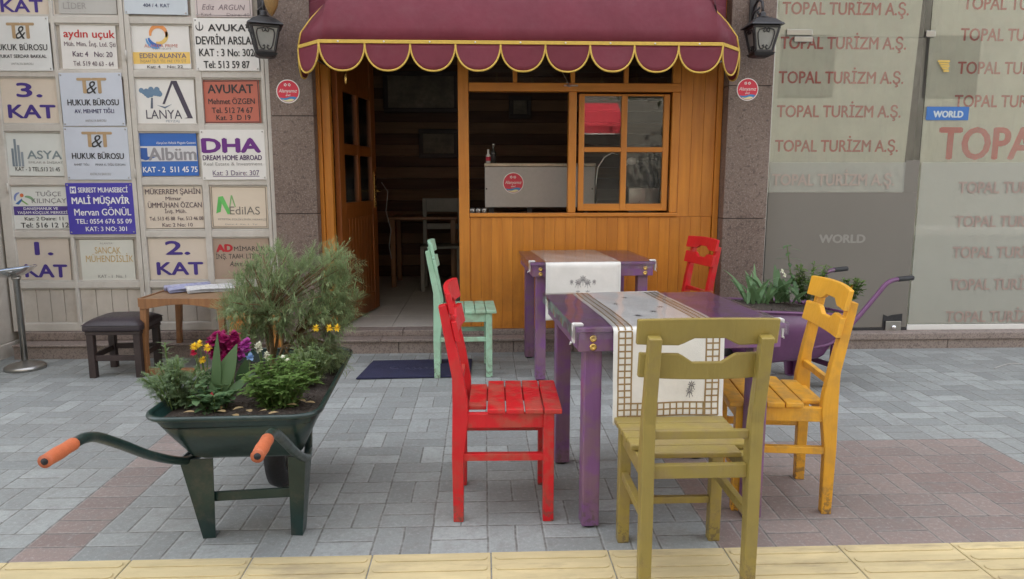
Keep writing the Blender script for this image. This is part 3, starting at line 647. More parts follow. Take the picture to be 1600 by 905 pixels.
frame_picture(795, 150, 830, 186, 'small dark framed picture seen through the open serving window')
# white chair and table inside, the hanging cable
def simple_chair(px, py, Yp):
    p = V(px, py, Yp); t = thing('room_chair', 'pale wooden chair standing in the dark room beyond the door', 'chair', (p.x, Yp, .15)); m = mat('pale_chair_paint', (.24, .23, .20), .5)
    g = MB(); g.box(-.2, .2, -.2, .2, .43, .455, .006); g.build('seat', m, t)
    for x in (-.18, .18):
        g = MB(); g.box(x-.02, x+.02, -.2, -.16, 0, .43, .004); g.build('leg', m, t)
        g = MB(); g.box(x-.02, x+.02, .16, .2, 0, .92, .004); g.build('leg', m, t)
    g = MB(); g.box(-.16, .16, .165, .19, .78, .92, .006); g.box(-.16, .16, .165, .19, .60, .66, .006); g.build('backrest', m, t)
simple_chair(690, 380, 7.3)
t = thing('room_table', 'dark table standing in the room left of the pale chair', 'table', (-.62, 7.7, .15))
g = MB(); g.box(-.35, .35, -.3, .3, .70, .73, .005); g.build('tabletop', M['oak'], t)
for x in (-.31, .31):
    for y in (-.26, .26): g = MB(); g.box(x-.025, x+.025, y-.025, y+.025, 0, .70, .004); g.build('leg', M['oak'], t)
g = MB(); pts = [V(*p, 6.3) for p in ((596, 285), (606, 300), (603, 330), (611, 360), (608, 385), (612, 405))]; g.tube(pts, .004, 6)
tag(g.build('cable', mat('cable_grey', (.2, .19, .18), .5)), 'thin pale cable hanging beside the open door', 'cable')

# serving counter: cabinet with sticker, bottles, tap, machine
Yc = 5.62
a = V(758, 332, Yc); b = V(930, 258, Yc)
KC = thing('counter', 'narrow wooden serving counter just inside the window', 'counter', (0, 0, 0))
g = MB(); g.box(-.09, 1.68, 5.385, 6.15, .965, 1.0, .004); g.build('countertop', M['oak'], KC)
g = MB(); g.box(-.08, 1.66, 6.05, 6.10, .15, .965); g.build('back_panel', M['oak'], KC)
t = thing('display_cabinet', 'grey cabinet box with a worn steel lid and a round red sticker on the counter', 'cabinet', (0, 0, 0))
cz0 = 1.045
g = MB(); g.box(a.x, b.x, Yc, Yc+.36, cz0, b.z-.014, .004); g.build('body', M['greybox'], t)
g = MB(); g.box(a.x-.004, b.x+.004, Yc-.008, Yc+.37, b.z-.012, b.z+.014, .004); g.build('lid', mat('worn_tin', (.42, .36, .28), .45, .2, 10, metal=.7), t)
g = MB()
for x in (a.x+.05, a.x+.35, b.x-.06): g.box(x-.02, x+.02, Yc+.03, Yc+.07, 1.0005, cz0)
g.build('foot', M['black'], t)
g = MB()
for x in (a.x+.012, b.x-.02): g.lathe([(.006, 0), (.006, .005), (0, .005)], 10, (x, Yc, (cz0+b.z)/2-.02), Matrix.Rotation(PI/2, 4, 'X'))
g.build('keyhole', M['black'], t)

def sticker(c, r, lab, parent=None):
    """round red sticker with white script, a blue wave and a cream foot; faces -Y"""
    o = Vector(c); n = 28
    def discm(rr, dy, f=None): 
        g = MB(); g.add([(o.x+rr*math.cos(2*PI*i/n), o.y-dy, o.z+rr*math.sin(2*PI*i/n)) for i in range(n)], [tuple(range(n))]); return g
    g = MB(); g.prism([(o.x+r*math.cos(2*PI*i/n), o.z+r*math.sin(2*PI*i/n)) for i in range(n)], o.y-.0015, o.y, 'y')
    root = tag(g.build('sticker', M['white']), lab, 'sticker', 'round red stickers')
    discm(r*.93, .0020).build('red_disc', M['stick'], root)
    g = MB(); pts = []
    a0, a1 = math.radians(215), math.radians(325)
    m = 16; arc = [(o.x+r*.90*math.cos(a0+(a1-a0)*i/m), o.z+r*.90*math.sin(a0+(a1-a0)*i/m)) for i in range(m+1)]
    top = [(o.x+r*.74*(1-2*i/m), o.z-r*.50+r*.07*math.sin(i/m*2*PI)) for i in range(m+1)]
    P = arc+top; g.add([(x, o.y-.0025, z) for x, z in P], [tuple(range(len(P)))]); g.build('wave', M['blue'], root)
    a0, a1 = math.radians(235), math.radians(305); g = MB()
    arc = [(o.x+r*.88*math.cos(a0+(a1-a0)*i/m), o.z+r*.88*math.sin(a0+(a1-a0)*i/m)) for i in range(m+1)]
    top = [(o.x+r*.50*(1-2*i/m), o.z-r*.68+r*.05*math.sin(i/m*2*PI)) for i in range(m+1)]
    P = arc+top; g.add([(x, o.y-.0030, z) for x, z in P], [tuple(range(len(P)))]); g.build('sand', M['cream'], root)
    g = MB(); y = o.y-.0027
    write(g, 'Alanyamız', o.x-r*.80, o.x+r*.80, o.z+r*.06, r*.30, y, .0, .3); write(g, 'evi', o.x-r*.2, o.x+r*.22, o.z-r*.30, r*.2, y, 0, .3)
    for i in range(5):
        an = 2*PI*i/5; 
        for cx_, rr in ((-.2, .09), (.14, .09)): g.add([(o.x+r*cx_+r*rr*math.cos(an)+r*.05*math.cos(2*PI*q/6), y, o.z+r*.55+r*rr*math.sin(an)+r*.05*math.sin(2*PI*q/6)) for q in range(6)], [tuple(range(6))])
    g.build('lettering', M['white'], root)
sticker(V(450, 143, 5.179), .080, 'round red sticker with a blue wave on the left granite pillar')
sticker(V(1168, 140, 5.179), .078, 'round red sticker with a blue wave on the right granite pillar under the lantern')
sticker(V(802, 286, Yc-.001), .081, 'round red sticker with a blue wave on the grey cabinet box')

def bottle(px, h, r, lab, m, Yp=5.7):
    p = V(px, 258, Yp); g = MB(); g.lathe([(r, 0), (r, h*.6), (r*.45, h*.75), (r*.4, h*.95), (r*.45, h)], 14)
    o = g.build('bottle', m, loc=(p.x, Yp, b.z+.0145)); tag(o, lab, 'bottle')
    g = MB(); g.lathe([(r*1.03, h*.18), (r*1.03, h*.5)], 14); g.build('wrapper', M['stick'] if r < .02 else M['dark'], o)
    g = MB(); g.lathe([(r*.5, h), (r*.5, h*1.06), (0, h*1.07)], 12); g.build('cap', M['clip'], o)
bottle(763, .10, .018, 'small bottle with a red wrapper on the cabinet lid', M['clip'])
bottle(771, .14, .020, 'taller dark glass bottle on the cabinet lid', mat('dark_glass', (.05, .05, .045), .12, .1, 5, coat=.5))
# small items left of the cabinet
p0 = V(742, 326, 5.5)
t = thing('glass_jars', 'cluster of small steel lidded jars on the left end of the counter', 'jar', (p0.x, 5.5, 1.0005))
g = MB()
for dx in (-.02, .025, .07): g.lathe([(.02, 0), (.022, .03), (.018, .045), (0, .046)], 12, (dx, 0, 0))
g.build('jar', M['steel'], t)
g = MB(); g.box(-.04, .22, -.05, .05, 0, .006, .002); g.build('tray', M['steel'], t)
# tap and machine behind the right panes
p1 = V(936, 290, 5.75)
t = thing('bent_tap', 'tall curved chrome tap behind the right window panes', 'tap', (0, 0, 0))
g = MB(); g.tube([V(p[0], p[1], 5.75) for p in ((931, 318), (931, 285), (934, 262), (944, 246), (956, 239), (966, 242))], .008, 10); g.build('spout', M['chrome'], t)
q = V(931, 318, 5.75); g = MB(); g.lathe([(.02, 1.0), (.02, 1.02), (.011, 1.03), (.011, q.z)], 14, (q.x, 5.75, 0)); g.build('base', M['chrome'], t)
t = thing('hose_machine', 'machine with a black hose and a round white head over a slotted steel tray', 'machine', (0, 0, 0))
c0 = V(1000, 310, 5.75)
g = MB(); g.box(c0.x-.11, c0.x+.13, 5.66, 5.86, 1.002, V(1000, 293, 5.75).z, .006); g.build('tray', M['steel'], t)
g = MB()
for i in range(12): x = c0.x-.095+i*.017; g.box(x, x+.008, 5.657, 5.6601, 1.035, 1.075)
g.build('slot', M['dark'], t)
g = MB(); P = [V(p[0], p[1], 5.76) for p in ((996, 262), (1004, 254), (1014, 262), (1018, 282), (1020, 300), (1018, 318))]; g.tube(P, .028, 12); g.build('hose', mat('dark_hose', (.05, .05, .07), .35, .2, 20, .6, 60), t)
hd = V(987, 252, 5.72); g = MB(); g.lathe([(0, -.03), (.03, -.022), (.04, 0), (.03, .022), (0, .03)], 16, hd); g.build('head', M['clip'], t)
g = MB(); g.tube([hd+Vector((-.03, 0, -.02)), hd+Vector((-.07, 0, -.06)), hd+Vector((-.08, 0, -.14))], .01, 8); g.tube([V(1018, 318, 5.76), V(1030, 300, 5.9), V(1034, 270, 5.9)], .012, 8); g.build('arm', M['chrome'], t)
g = MB(); g.box(c0.x-.12, c0.x+.18, 5.90, 6.02, 1.001, 1.42, .01); g.build('body', mat('machine_body', (.05, .045, .045), .4, .15, 8), t)

# ------------------------------------------------------------------ awning
AW = thing('awning', 'maroon canvas awning with a scalloped valance edged in yellow braid', 'awning')
xL, xR, yF, yC, yB = -1.018, 1.535, 4.70, 4.90, 5.20; zT = 2.108; dx = .175
def outline(t):      # t 0 bottom .. 1 top ; returns the front profile retreat and height
    a = t*PI/2; return (1-math.cos(a))*.52, .62*math.sin(a)
prof = [outline(i/10) for i in range(11)]
g = MB(); foot = [(xL-dx, yB), (xL-dx, yC), (xL, yF)]+[(xL+(xR-xL)*i/63, yF) for i in range(1, 63)]+[(xR, yF), (xR+dx, yC), (xR+dx, yB)]
vs = []; 
for (ry, rz) in prof:
    for i, (x, y) in enumerate(foot):
        side = 1 if i >= len(foot)-3 else (-1 if i <= 2 else 0)
        yy = min(yB, y+ry*(1.0 if 2 <= i <= len(foot)-3 else .62))
        xx = x
        if i in (1, len(foot)-2): xx = x-side*1.15*max(0, rz-.05)**1.35
        elif side and i in (2, len(foot)-3): xx = x-side*.5*max(0, rz-.05)**1.35
        kk_ = min(1, rz/.12); bay = abs(math.sin((x-xL)/(xR-xL)*PI*3)); fold = (.010*bay+.004*math.sin(x*17+rz*9)+.003*math.sin(x*41-rz*23)+.004*math.sin(rz*34+x*2.3))*kk_
        vs.append((xx, yy+(fold if 2 < i < len(foot)-3 else 0), zT+rz*(1 if 1 < i < len(foot)-2 else .93)))
n = len(foot); fs = [(j*n+i, j*n+i+1, (j+1)*n+i+1, (j+1)*n+i) for j in range(10) for i in range(n-1)]
g.add(vs, fs, False)
for i in range(len(g.smooth)): g.smooth[i] = True
can = g.build('canopy', M['maroon'], AW, solid=.004)
valm = MB(); trim = MB()
def scallop(p, q, d=.172, m=20):
    p = Vector(p); q = Vector(q); L = (q-p).length; u = (q-p)/L; out = Vector((u.y, -u.x, 0))
    pts = []
    for i in range(m+1):
        a = PI*i/m; cx = .5-.5*math.copysign(abs(math.cos(a))**.9, math.cos(a)); zz = -d*(math.sin(a)**.92)
        pts.append((cx, zz))
    sway = random.uniform(-.012, .016)
    rows = 5; vs = []
    for k in range(rows+1):
        for cx, zz in pts:
            f = k/rows; vs.append(p+u*(cx*L)+Vector((0, 0, zz*f))+out*(sway*(f*-zz/d)+.018*math.sin(cx*PI)*f*.5))
    valm.add(vs, [(k*(m+1)+i, k*(m+1)+i+1, (k+1)*(m+1)+i+1, (k+1)*(m+1)+i) for k in range(rows) for i in range(m)], True)
    trim.tube([v+out*.002 for v in vs[rows*(m+1):]], .0062, 6)
for i in range(9): scallop((xL+(xR-xL)*i/9, yF, zT), (xL+(xR-xL)*(i+1)/9, yF, zT))
scallop((xL-dx, yC, zT), (xL, yF, zT)); scallop((xR, yF, zT), (xR+dx, yC, zT))
scallop((xL-dx, yB, zT), (xL-dx, yC, zT)); scallop((xR+dx, yC, zT), (xR+dx, yB, zT))
valm.build('valance', M['maroon'], AW, solid=.003)
path = [(xL-dx-.004, yB, zT+.004), (xL-dx-.004, yC, zT+.004), (xL, yF-.006, zT+.004), (xR, yF-.006, zT+.004), (xR+dx+.004, yC, zT+.004), (xR+dx+.004, yB, zT+.004)]
for p, q in zip(path, path[1:]): trim.bar(p, q, .007, .022, .002)
for sgn, x in ((-1, xL-dx), (1, xR+dx)):
    pts = [Vector(vs_)+Vector((sgn*.003, -.003, 0)) for vs_ in [vs2 for k in range(11) for vs2 in [vs[0]]]] if False else []
for idx in (1, n-2):
    trim.tube([Vector((g.v[j*n+idx][0], g.v[j*n+idx][1]-.004, g.v[j*n+idx][2])) for j in range(11)], .007, 6)
trim.build('braid', M['braid'], AW)
g = MB()
for i in range(9): x = xL+.12+i*.285; g.lathe([(.006, 0), (.005, .004), (0, .005)], 8, (x, yF-.010, zT+.004), Matrix.Rotation(PI/2, 4, 'X'))
g.build('rivet', M['clip'], AW)
g = MB(); g.tube([(xL-.1, 4.95, zT-.05), (xL-.06, 5.28, zT-.06)], .01, 8); g.tube([(xR+.1, 4.95, zT-.05), (xR+.06, 5.28, zT-.06)], .01, 8)
g.tube([(xL+.02, yF+.03, zT+.01), (xR-.02, yF+.03, zT+.01)], .012, 8)
p = V(890, 134, YF-.02); g.tube([p, V(876, 108, 5.1), (p.x-.12, yF+.05, zT+.02)], .003, 6)
for x in (xL+.02, xR-.02): g.box(x-.02, x+.02, yF+.02, yF+.05, zT-.07, zT-.01, .004)
g.build('support_frame', M['steel'], AW)
g = MB(); p = V(540, 121, 4.95); g.lathe([(0, -.045), (.006, -.03), (.009, 0), (.006, .03), (0, .06)], 10, p); g.tube([p+Vector((0, 0, .05)), p+Vector((0, 0, .3))], .0015, 5)
tag(g.build('brass_pendant', M['brass']), 'slim golden pendant hanging under the awning beside the open door', 'pendant')

# ------------------------------------------------------------------ wall lanterns
def lantern():
    t = thing('wall_lantern', 'x', 'lantern', (0, 0, 0), 0, 'black cast iron wall lanterns')
    zb, zt = 0, .175; wb, wt = .062, .098
    g = MB()
    for sx in (-1, 1):
        for sy in (-1, 1): g.bar((sx*wb, sy*wb, zb), (sx*wt, sy*wt, zt), .016, .016, .003)
    for z, w in ((zb, wb), (zt, wt)):
        for (ax, ay), (bx, by) in (((-1, -1), (1, -1)), ((1, -1), (1, 1)), ((1, 1), (-1, 1)), ((-1, 1), (-1, -1))): g.bar((ax*w, ay*w, z), (bx*w, by*w, z), .018, .018, .003)
    g.build('cage', M['iron'], t)
    for k in range(4):
        rot = Matrix.Rotation(k*PI/2, 4, 'Z')
        g = MB(); g.add([rot @ Vector(v) for v in ((-wb, -wb, zb), (wb, -wb, zb), (wt, -wt, zt), (-wt, -wt, zt))], [(0, 1, 2, 3)]); pn = g.build('pane', M['lampglass'], t)
        g = MB()
        def q(u, w): s = wb+(wt-wb)*w; return rot @ Vector((u*s, -s-.004, zb+(zt-zb)*w))
        for sg in (-1, 1):
            g.tube([q(sg*a_, b_) for a_, b_ in ((.08, .92), (.3, .90), (.6, .86), (.72, .72), (.72, .5), (.66, .25), (.5, .1), (.25, .08), (.1, .16), (.18, .25), (.3, .2))], .0045, 6)
            g.tube([q(sg*a_, b_) for a_, b_ in ((0, .92), (.05, .80), (.2, .76), (.26, .84), (.18, .86))], .004, 6)
        g.build('scroll', M['iron'], pn)
    g = MB()
    def fr(w0, w1, z0, z1): g.add([(-w0, -w0, z0), (w0, -w0, z0), (w0, w0, z0), (-w0, w0, z0), (-w1, -w1, z1), (w1, -w1, z1), (w1, w1, z1), (-w1, w1, z1)], [(3, 2, 1, 0), (4, 5, 6, 7), (0, 1, 5, 4), (1, 2, 6, 5), (2, 3, 7, 6), (3, 0, 4, 7)])
    fr(.128, .118, zt+.012, zt+.026); fr(.115, .075, zt+.026, zt+.062); fr(.07, .05, zt+.062, zt+.075)
    g.lathe([(.04, zt+.075), (.045, zt+.085), (.02, zt+.095), (.026, zt+.11), (.012, zt+.125), (0, zt+.135)], 14)
    g.build('roof', M['iron'], t)
    g = MB(); fr(.07, .082, zb-.028, zb-.01); fr(.045, .07, zb-.04, zb-.028); g.build('base', M['iron'], t)
    g = MB(); g.tube([(0, 0, zt+.12), (0, .02, zt+.20), (0, .10, zt+.24), (0, .18, zt+.20), (0, .2, zt+.1), (0, .2, zt+.02)], .011, 8)
    g.tube([(0, .19, zt+.05), (.03, .14, zt+.09), (.035, .09, zt+.07), (.01, .07, zt+.10), (-.02, .06, zt+.14)], .009, 6); g.tube([(0, .19, zt+.05), (-.03, .14, zt+.1), (-.035, .09, zt+.14), (0, .06, zt+.17)], .009, 6)
    g.box(-.03, .03, .20, .215, zt-.02, zt+.28, .004)
    g.build('bracket', M['iron'], t)
    return t
LA = lantern()
p = V(415, 82, 4.98); LA.location = (p.x, 4.98, p.z); LA.rotation_euler = (0, 0, math.radians(20)); LA['label'] = 'black cast iron lantern on the left granite pillar, beside the name plates'
p = V(1190, 82, 4.98); LA.scale = (.88,)*3; LB = dup(LA, (p.x-.005, 4.98, p.z), math.radians(0), 'black cast iron lantern on the right granite pillar, beside the glass shop front')
p = V(424, 12, 4.90); g = MB(); g.lathe([(0, -.055), (.018, -.035), (.04, .01), (.05, .06), (.035, .12), (0, .15)], 12, p); tag(g.build('ochre_ornament', mat('ochre_gourd', (.26, .15, .05), .6, .25, 12)), 'ochre brown tapered ornament hanging above the left lantern', 'ornament')
g = None

# ------------------------------------------------------------------ glass shop front on the right
GF = thing('glass_shop_front', 'frameless glass shop front with rows of red lettering over white blinds', 'shop front')
YG = 5.25
g = MB(); g.box(2.070, 2.092, YG-.012, YG+.02, .123, 2.9, .003); g.build('edge_strip', M['steel'], GF)
DG = bpy.data.objects.new('glass_door', None); COL.objects.link(DG); DG.parent = GF
def sheet(name, x0, x1, z0, z1, y, m, parent, th=.0):
    g = MB()
    if th: g.box(x0, x1, y, y+th, z0, z1)
    else: g.add([(x0, y, z0), (x1, y, z0), (x1, y, z1), (x0, y, z1)], [(0, 1, 2, 3)])
    return g.build(name, m, parent)
ZS = 1.165; ZW = 1.395
sheet('pane', 2.094, 3.222, .14, 2.268, YG, M['shopglass'], DG, .008)
sheet('pane', 2.094, 3.222, 2.274, 2.9, YG, M['shopglass'], GF, .008)
sheet('pane', 3.228, 4.9, .165, 2.9, YG, M['shopglass'], GF, .008)
sheet('pane', 4.906, 7, .165, 2.9, YG, M['shopglass'], GF, .008)
g = MB(); g.add([(2.094, YG+.012, ZS), (3.118, YG+.012, ZS), (3.118, YG+.012, 1.42), (3.165, YG+.012, 2.9), (2.094, YG+.012, 2.9)], [(0, 1, 2, 3, 4)]); g.build('blind', M['blind'], GF)
sheet('blind', 3.224, 7, .16, 2.9, YG+.011, M['blind'], GF)
sheet('grey_backing', 2.08, 3.223, .12, ZW, YG+.05, M['greyb'], GF)  # flat grey sheet standing in for the dim interior
sheet('dark_backing', 2.08, 3.223, ZW, 2.9, YG+.08, M['dark'], GF)  # dark sheet standing in for the unlit room behind the gap
sheet('reflection_haze', 3.236, 7, .172, ZW-.01, YG-.006, haze_sheet('reflection_haze', (.50, .50, .44), .55), GF)  # reflection of the bright street, painted as a pale haze over the glass
sheet('reflection_haze', 2.10, 3.118, ZS+.002, ZW-.01, YG-.006, haze_sheet('reflection_haze_door', (.46, .46, .41), .5), DG)
sheet('grey_haze', 2.10, 3.2215, .145, ZS, YG-.006, haze_sheet('grey_haze', (.185, .17, .148), .93), DG)  # interior gloom and reflection haze painted together as one grey
sheet('grey_haze', 3.1185, 3.2215, ZS+.001, ZW+.005, YG-.006, MATS['grey_haze'], DG)
RT = (.46, .085, .07)
def row(zc, h, x0, x1, parent, col=RT, txt='TOPAL TURİZM A.Ş.', y=YG+.0098, bold=.022):
    g = MB(); write(g, txt, x0, x1, zc, h, y, bold); g.build('lettering', flat(col), parent)
for py in (13, 67, 121, 174, 228): row(V(1310, py, YG).z, .083, 2.135, 3.058, DG if py > 60 else GF)
row(V(1310, 281, YG).z, .083, 2.12, 3.04, DG, (.37, .30, .26), y=YG-.0075)  # letter colour already paled by the reflection haze
for py in (5, 54, 106, 158): row(V(1560, py, YG).z, .085, 3.452, 4.40, GF)
row(V(1560, 224, YG).z, .225, 3.358, 4.23, GF, (.60, .06, .06), 'TOPAL', YG+.0098, .03)
for py, xx in ((293, 3.53), (346, 3.53), (394, 3.53), (444, 3.53), (494, 3.525)): row(V(1560, py, YG).z, .083, xx, xx+.93, GF, (.32, .24, .21), y=YG-.008)  # rows below the haze line, their fading put into the colour
g = MB(); write(g, 'WORLD', 2.50, 2.855, V(1313, 373, YG).z, .06, YG-.0075, .05); g.build('lettering', flat((.27, .26, .235)), DG)  # faint grey: the haze over this word is in its colour
z0, z1 = V(1480, 188, YG).z, V(1480, 167, YG).z; x0, x1 = V(1447, 178, YG).x, V(1513, 178, YG).x
sp_ = tag(sheet('blue_sticker', x0, x1, z0, z1, YG-.004, flat((.035, .14, .42)), None, .002), 'small blue rectangular sticker on the glass above the big red letters', 'sticker')
g = MB(); write(g, 'WORLD', x0+.05, x1-.04, (z0+z1)/2-.005, .045, YG-.0052, .05); g.build('lettering', flat((.5, .56, .6)), sp_)
g = MB(); p = V(1475, 105, YG-.003)
for i in range(5): a = .5+i*.03; g.box(p.x-.05+.012*i, p.x+.04-.006*(i % 2), p.y-.001, p.y, p.z+.035-.017*i, p.z+.048-.017*i)
tag(g.build('torn_sticker', flat((.62, .43, .10))), 'torn yellow sticker remnant on the right glass pane', 'sticker')
g = MB()
for px0, py0, px1, py1 in ((1229, 46, 1270, 55), (1447, 48, 1462, 58)):
    a = V(px0, py1, YG-.012); b2 = V(px1, py0, YG-.012); g.box(a.x, b2.x, YG-.014, YG-.001, a.z, b2.z, .003)
a = V(1240, 66, YG); b2 = V(1269, 58, YG); g.box(a.x, b2.x, YG-.012, YG-.001, a.z, b2.z, .003)
g.build('patch_fitting', M['steel'], DG)
a = V(1380, 520, YG); b2 = V(1406, 501, YG)
g = MB(); g.box(a.x, b2.x, YG-.024, YG-.0098, a.z-.0, b2.z, .004); lf = g.build('floor_fitting', M['steel'], DG)
g = MB(); g.lathe([(.018, 0), (.018, .01), (.010, .016), (0, .016)], 14, ((a.x+b2.x)/2, YG-.024, (a.z+b2.z)/2), Matrix.Rotation(PI/2, 4, 'X')); g.build('bolt', M['chrome'], lf)
g = MB(); g.prism([(a.x-.02, a.z), (a.x-.015, b2.z+.05), (a.x+.02, b2.z+.035), (a.x+.05, b2.z+.045), (b2.x+.01, b2.z+.055), (b2.x+.012, b2.z-.01), (b2.x-.005, a.z)], YG-.0095, YG-.0065, 'y'); g.build('black_tape', M['black'], lf)
g = MB(); g.box(2.094, 3.226, YG-.01, YG+.02, .1225, .14, .002); g.build('floor_rail', M['iron'], GF)
g = MB(); g.box(3.230, 7, YG-.008, YG+.026, .1225, .164, .003); g.build('base_strip', M['clip'], GF)

# ------------------------------------------------------------------ chairs
def chair(m):
    t = thing('wooden_chair', 'x', 'chair', (0, 0, 0), 0, 'painted wooden cafe chairs')
    for sx in (-1, 1):
        x = sx*.161
        g = MB(); g.prism([(-.187, 0), (-.150, 0), (-.147, .25), (-.128, .40), (-.130, .46), (-.150, .58), (-.200, .815), (-.206, .822), (-.232, .815), (-.186, .55), (-.186, .45), (-.190, .25)], x-.019, x+.019, 'x', .0035); g.build('back_leg', m, t)
        g = MB(); g.box(x-.02, x+.02, .145, .185, 0, .418, .0035); g.build('leg', m, t)
        g = MB(); g.box(x-.012, x+.012, -.150, .146, .235, .263, .003); g.build('stretcher', m, t)
        g = MB(); g.box(x-.012, x+.012, -.135, .146, .362, .417, .003); g.build('apron', m, t)
    g = MB(); g.box(-.143, .143, .158, .180, .362, .417, .003); g.build('apron', m, t)
    g = MB(); g.box(-.143, .143, -.168, -.146, .372, .415, .003); g.build('apron', m, t)
    g = MB(); g.box(-.142, .142, .156, .176, .138, .163, .003); g.build('stretcher', m, t)
    g = MB(); g.box(-.143, .143, -.172, -.152, .497, .523, .003); g.build('back_rail', m, t)
    g = MB(); y = -.128
    for i in range(5):
        w = .0645; hw = .186+.006*i/4
        g.box(-hw if i else -.140, hw if i else .140, y, y+w, .4185+random.uniform(0, .0015), .438, .004); y += w+.0045
    g.build('seat', m, t)
    def curve(v):
        yb = -.125-(v.z-.43)*.195+.019*(1-(v.x/.2)**2)*-1+.006
        return Vector((v.x, v.y+yb, v.z))
    def slat(top, bot):
        xs = [-.206+.412*i/28 for i in range(29)]
        return [(x, bot(x)) for x in xs]+[(x, top(x)) for x in xs[::-1]]
    def notch(x, s, hgt):
        ax = abs(x)
        return 0 if ax > .085 else hgt*min(1, (.085-ax)/.04)
    def rail(poly):
        g = MB(); bm = bmesh.new(); N = 29
        def P(x, z, y): return bm.verts.new(curve(Vector((x, y, z))))
        bot = poly[:N]; top = poly[N:][::-1]
        K = 3
        gridf = [[P(bot[i][0], bot[i][1]+(top[i][1]-bot[i][1])*k/K, .019) for k in range(K+1)] for i in range(N)]
        gridb = [[P(bot[i][0], bot[i][1]+(top[i][1]-bot[i][1])*k/K, .0) for k in range(K+1)] for i in range(N)]
        for i in range(N-1):
            for k in range(K):
                bm.faces.new([gridf[i][k], gridf[i][k+1], gridf[i+1][k+1], gridf[i+1][k]]); bm.faces.new([gridb[i][k], gridb[i+1][k], gridb[i+1][k+1], gridb[i][k+1]])
            bm.faces.new([gridf[i][0], gridf[i+1][0], gridb[i+1][0], gridb[i][0]]); bm.faces.new([gridf[i][K], gridb[i][K], gridb[i+1][K], gridf[i+1][K]])
        for i in (0, N-1):
            for k in range(K):
                q = [gridf[i][k], gridb[i][k], gridb[i][k+1], gridf[i][k+1]]; bm.faces.new(q if i == 0 else q[::-1])
        bmesh.ops.recalc_face_normals(bm, faces=bm.faces)
        ed = [e for e in bm.edges if e.calc_face_angle(0) > .8]
        bmesh.ops.bevel(bm, geom=ed, offset=.0035, segments=2, affect='EDGES', profile=.5)
        g.bm(bm); return g
    rail(slat(lambda x: .866+.006*(1-(x/.2)**2), lambda x: .790+notch(x, 1, .022))).build('crest_rail', m, t)
    rail([(x*.95, z) for x, z in slat(lambda x: .764-notch(x, 1, .026), lambda x: .688-.004*(1-(x/.2)**2))]).build('back_slat', m, t)
    return t
ch = chair(M['red'])
ch.location = (.0735, 2.685, 0); ch.rotation_euler = (0, 0, math.radians(-91)); ch['label'] = 'red painted chair at the left side of the front purple table'
tb = {}
for loc, rz, m, lab in (((.645, 2.185, 0), 0, 'olive', 'olive green painted chair nearest the camera with its back turned'), ((1.152, 2.715, 0), 83, 'yellow', 'mustard yellow painted chair at the right side of the front purple table'),
                        ((-.137, 4.655, 0), -88, 'mint', 'mint green painted chair standing on the doormat beside the open door'), ((1.31, 4.79, 0), 101, 'red', 'red painted chair mostly hidden behind the right end of the back table')):
    c = dup(ch, loc, math.radians(rz), lab)
    if m != 'red': recolor(c, tb, {M['red']: M[m]})

# ------------------------------------------------------------------ purple tables
def table(loc, rz, W_, D_, lab, lx, ly):
    t = thing('purple_table', lab, 'table', loc, rz, 'purple painted cafe tables')
    g = MB(); g.box(-W_/2, W_/2, -D_/2, D_/2, .738, .756, .004); g.build('tabletop', M['purple'], t)
    g = MB(); hw, hd = W_/2-.012, D_/2-.012
    for y in (-hd, hd): s_ = 1 if y > 0 else -1; g.box(-hw, hw, y-.022*(s_ > 0), y+.022*(s_ < 0), .668, .7375, .003)
    for x in (-hw, hw): s_ = 1 if x > 0 else -1; g.box(x-.022*(s_ > 0), x+.022*(s_ < 0), -hd+.0225, hd-.0225, .668, .7375, .003)
    g.build('apron', M['purple'], t)
    for sx in (-1, 1):
        for sy in (-1, 1):
            x = sx*(hw-.024-.033); y = sy*(hd-.024-.033)
            g = MB(); g.box(x-.032, x+.032, y-.032, y+.032, .008, .735, .005); lg = g.build('leg', M['purple'], t)
            g = MB(); g.lathe([(.025, 0), (.028, .008)], 14, (x, y, 0)); g.build('foot', M['black'], lg)
    g = MB()
    for sx in (-1, 1):
        for z in (.715, .685): g.lathe([(.013, 0), (.013, .003), (.006, .005), (.005, .003), (0, .003)], 14, (sx*(hw-.05), -hd, z), Matrix.Rotation(PI/2, 4, 'X'))
    g.build('bolt', M['brass'], t)
    # clear vinyl stretched over the top, held by clips
    return t
T1 = table((.672, 2.790, 0), math.radians(3.5), .755, .735, 'purple painted table in front with a lattice bordered runner', .3, .3)
T2 = table((.660, 4.725, 0), math.radians(3), .78, .73, 'purple painted table at the back against the wooden front', .3, .3)
def vinyl(T, W_, D_, lab):
    o = T.location; k = NT('clear_vinyl_'+lab[:8]) if 'clear_vinyl' not in MATS else None
    m = glass('clear_vinyl', (.96, .96, .97), 1.5, .06, .1)
    def fn(u, v):
        U = (u-.5)*(W_+.012); Vv = (v-.5)*(D_+.012)
        return (U, Vv, .7605+.0006*math.sin(u*23+v*11))
    g = MB(); g.grid(fn, 20, 20); x = (W_+.012)/2; y = (D_+.012)/2
    g.grid(lambda u, v: ((u-.5)*2*x, -y-.001-.004*v*math.sin(u*30), .7605-.045*v), 30, 3)
    g.grid(lambda u, v: (-x-.001-.004*v*math.sin(u*26), (u-.5)*2*y, .7605-.045*v), 30, 3)
    g.grid(lambda u, v: (x+.001+.004*v*math.sin(u*26), (u-.5)*2*y, .7605-.045*v), 30, 3)
    c = g.build('vinyl_cover', m); c.location = o; c.rotation_euler = T.rotation_euler; tag(c, lab, 'cover')
vinyl(T1, .755, .735, 'clear vinyl cover over the front purple table and its runner'); vinyl(T2, .78, .73, 'clear vinyl cover over the back purple table and its runner')
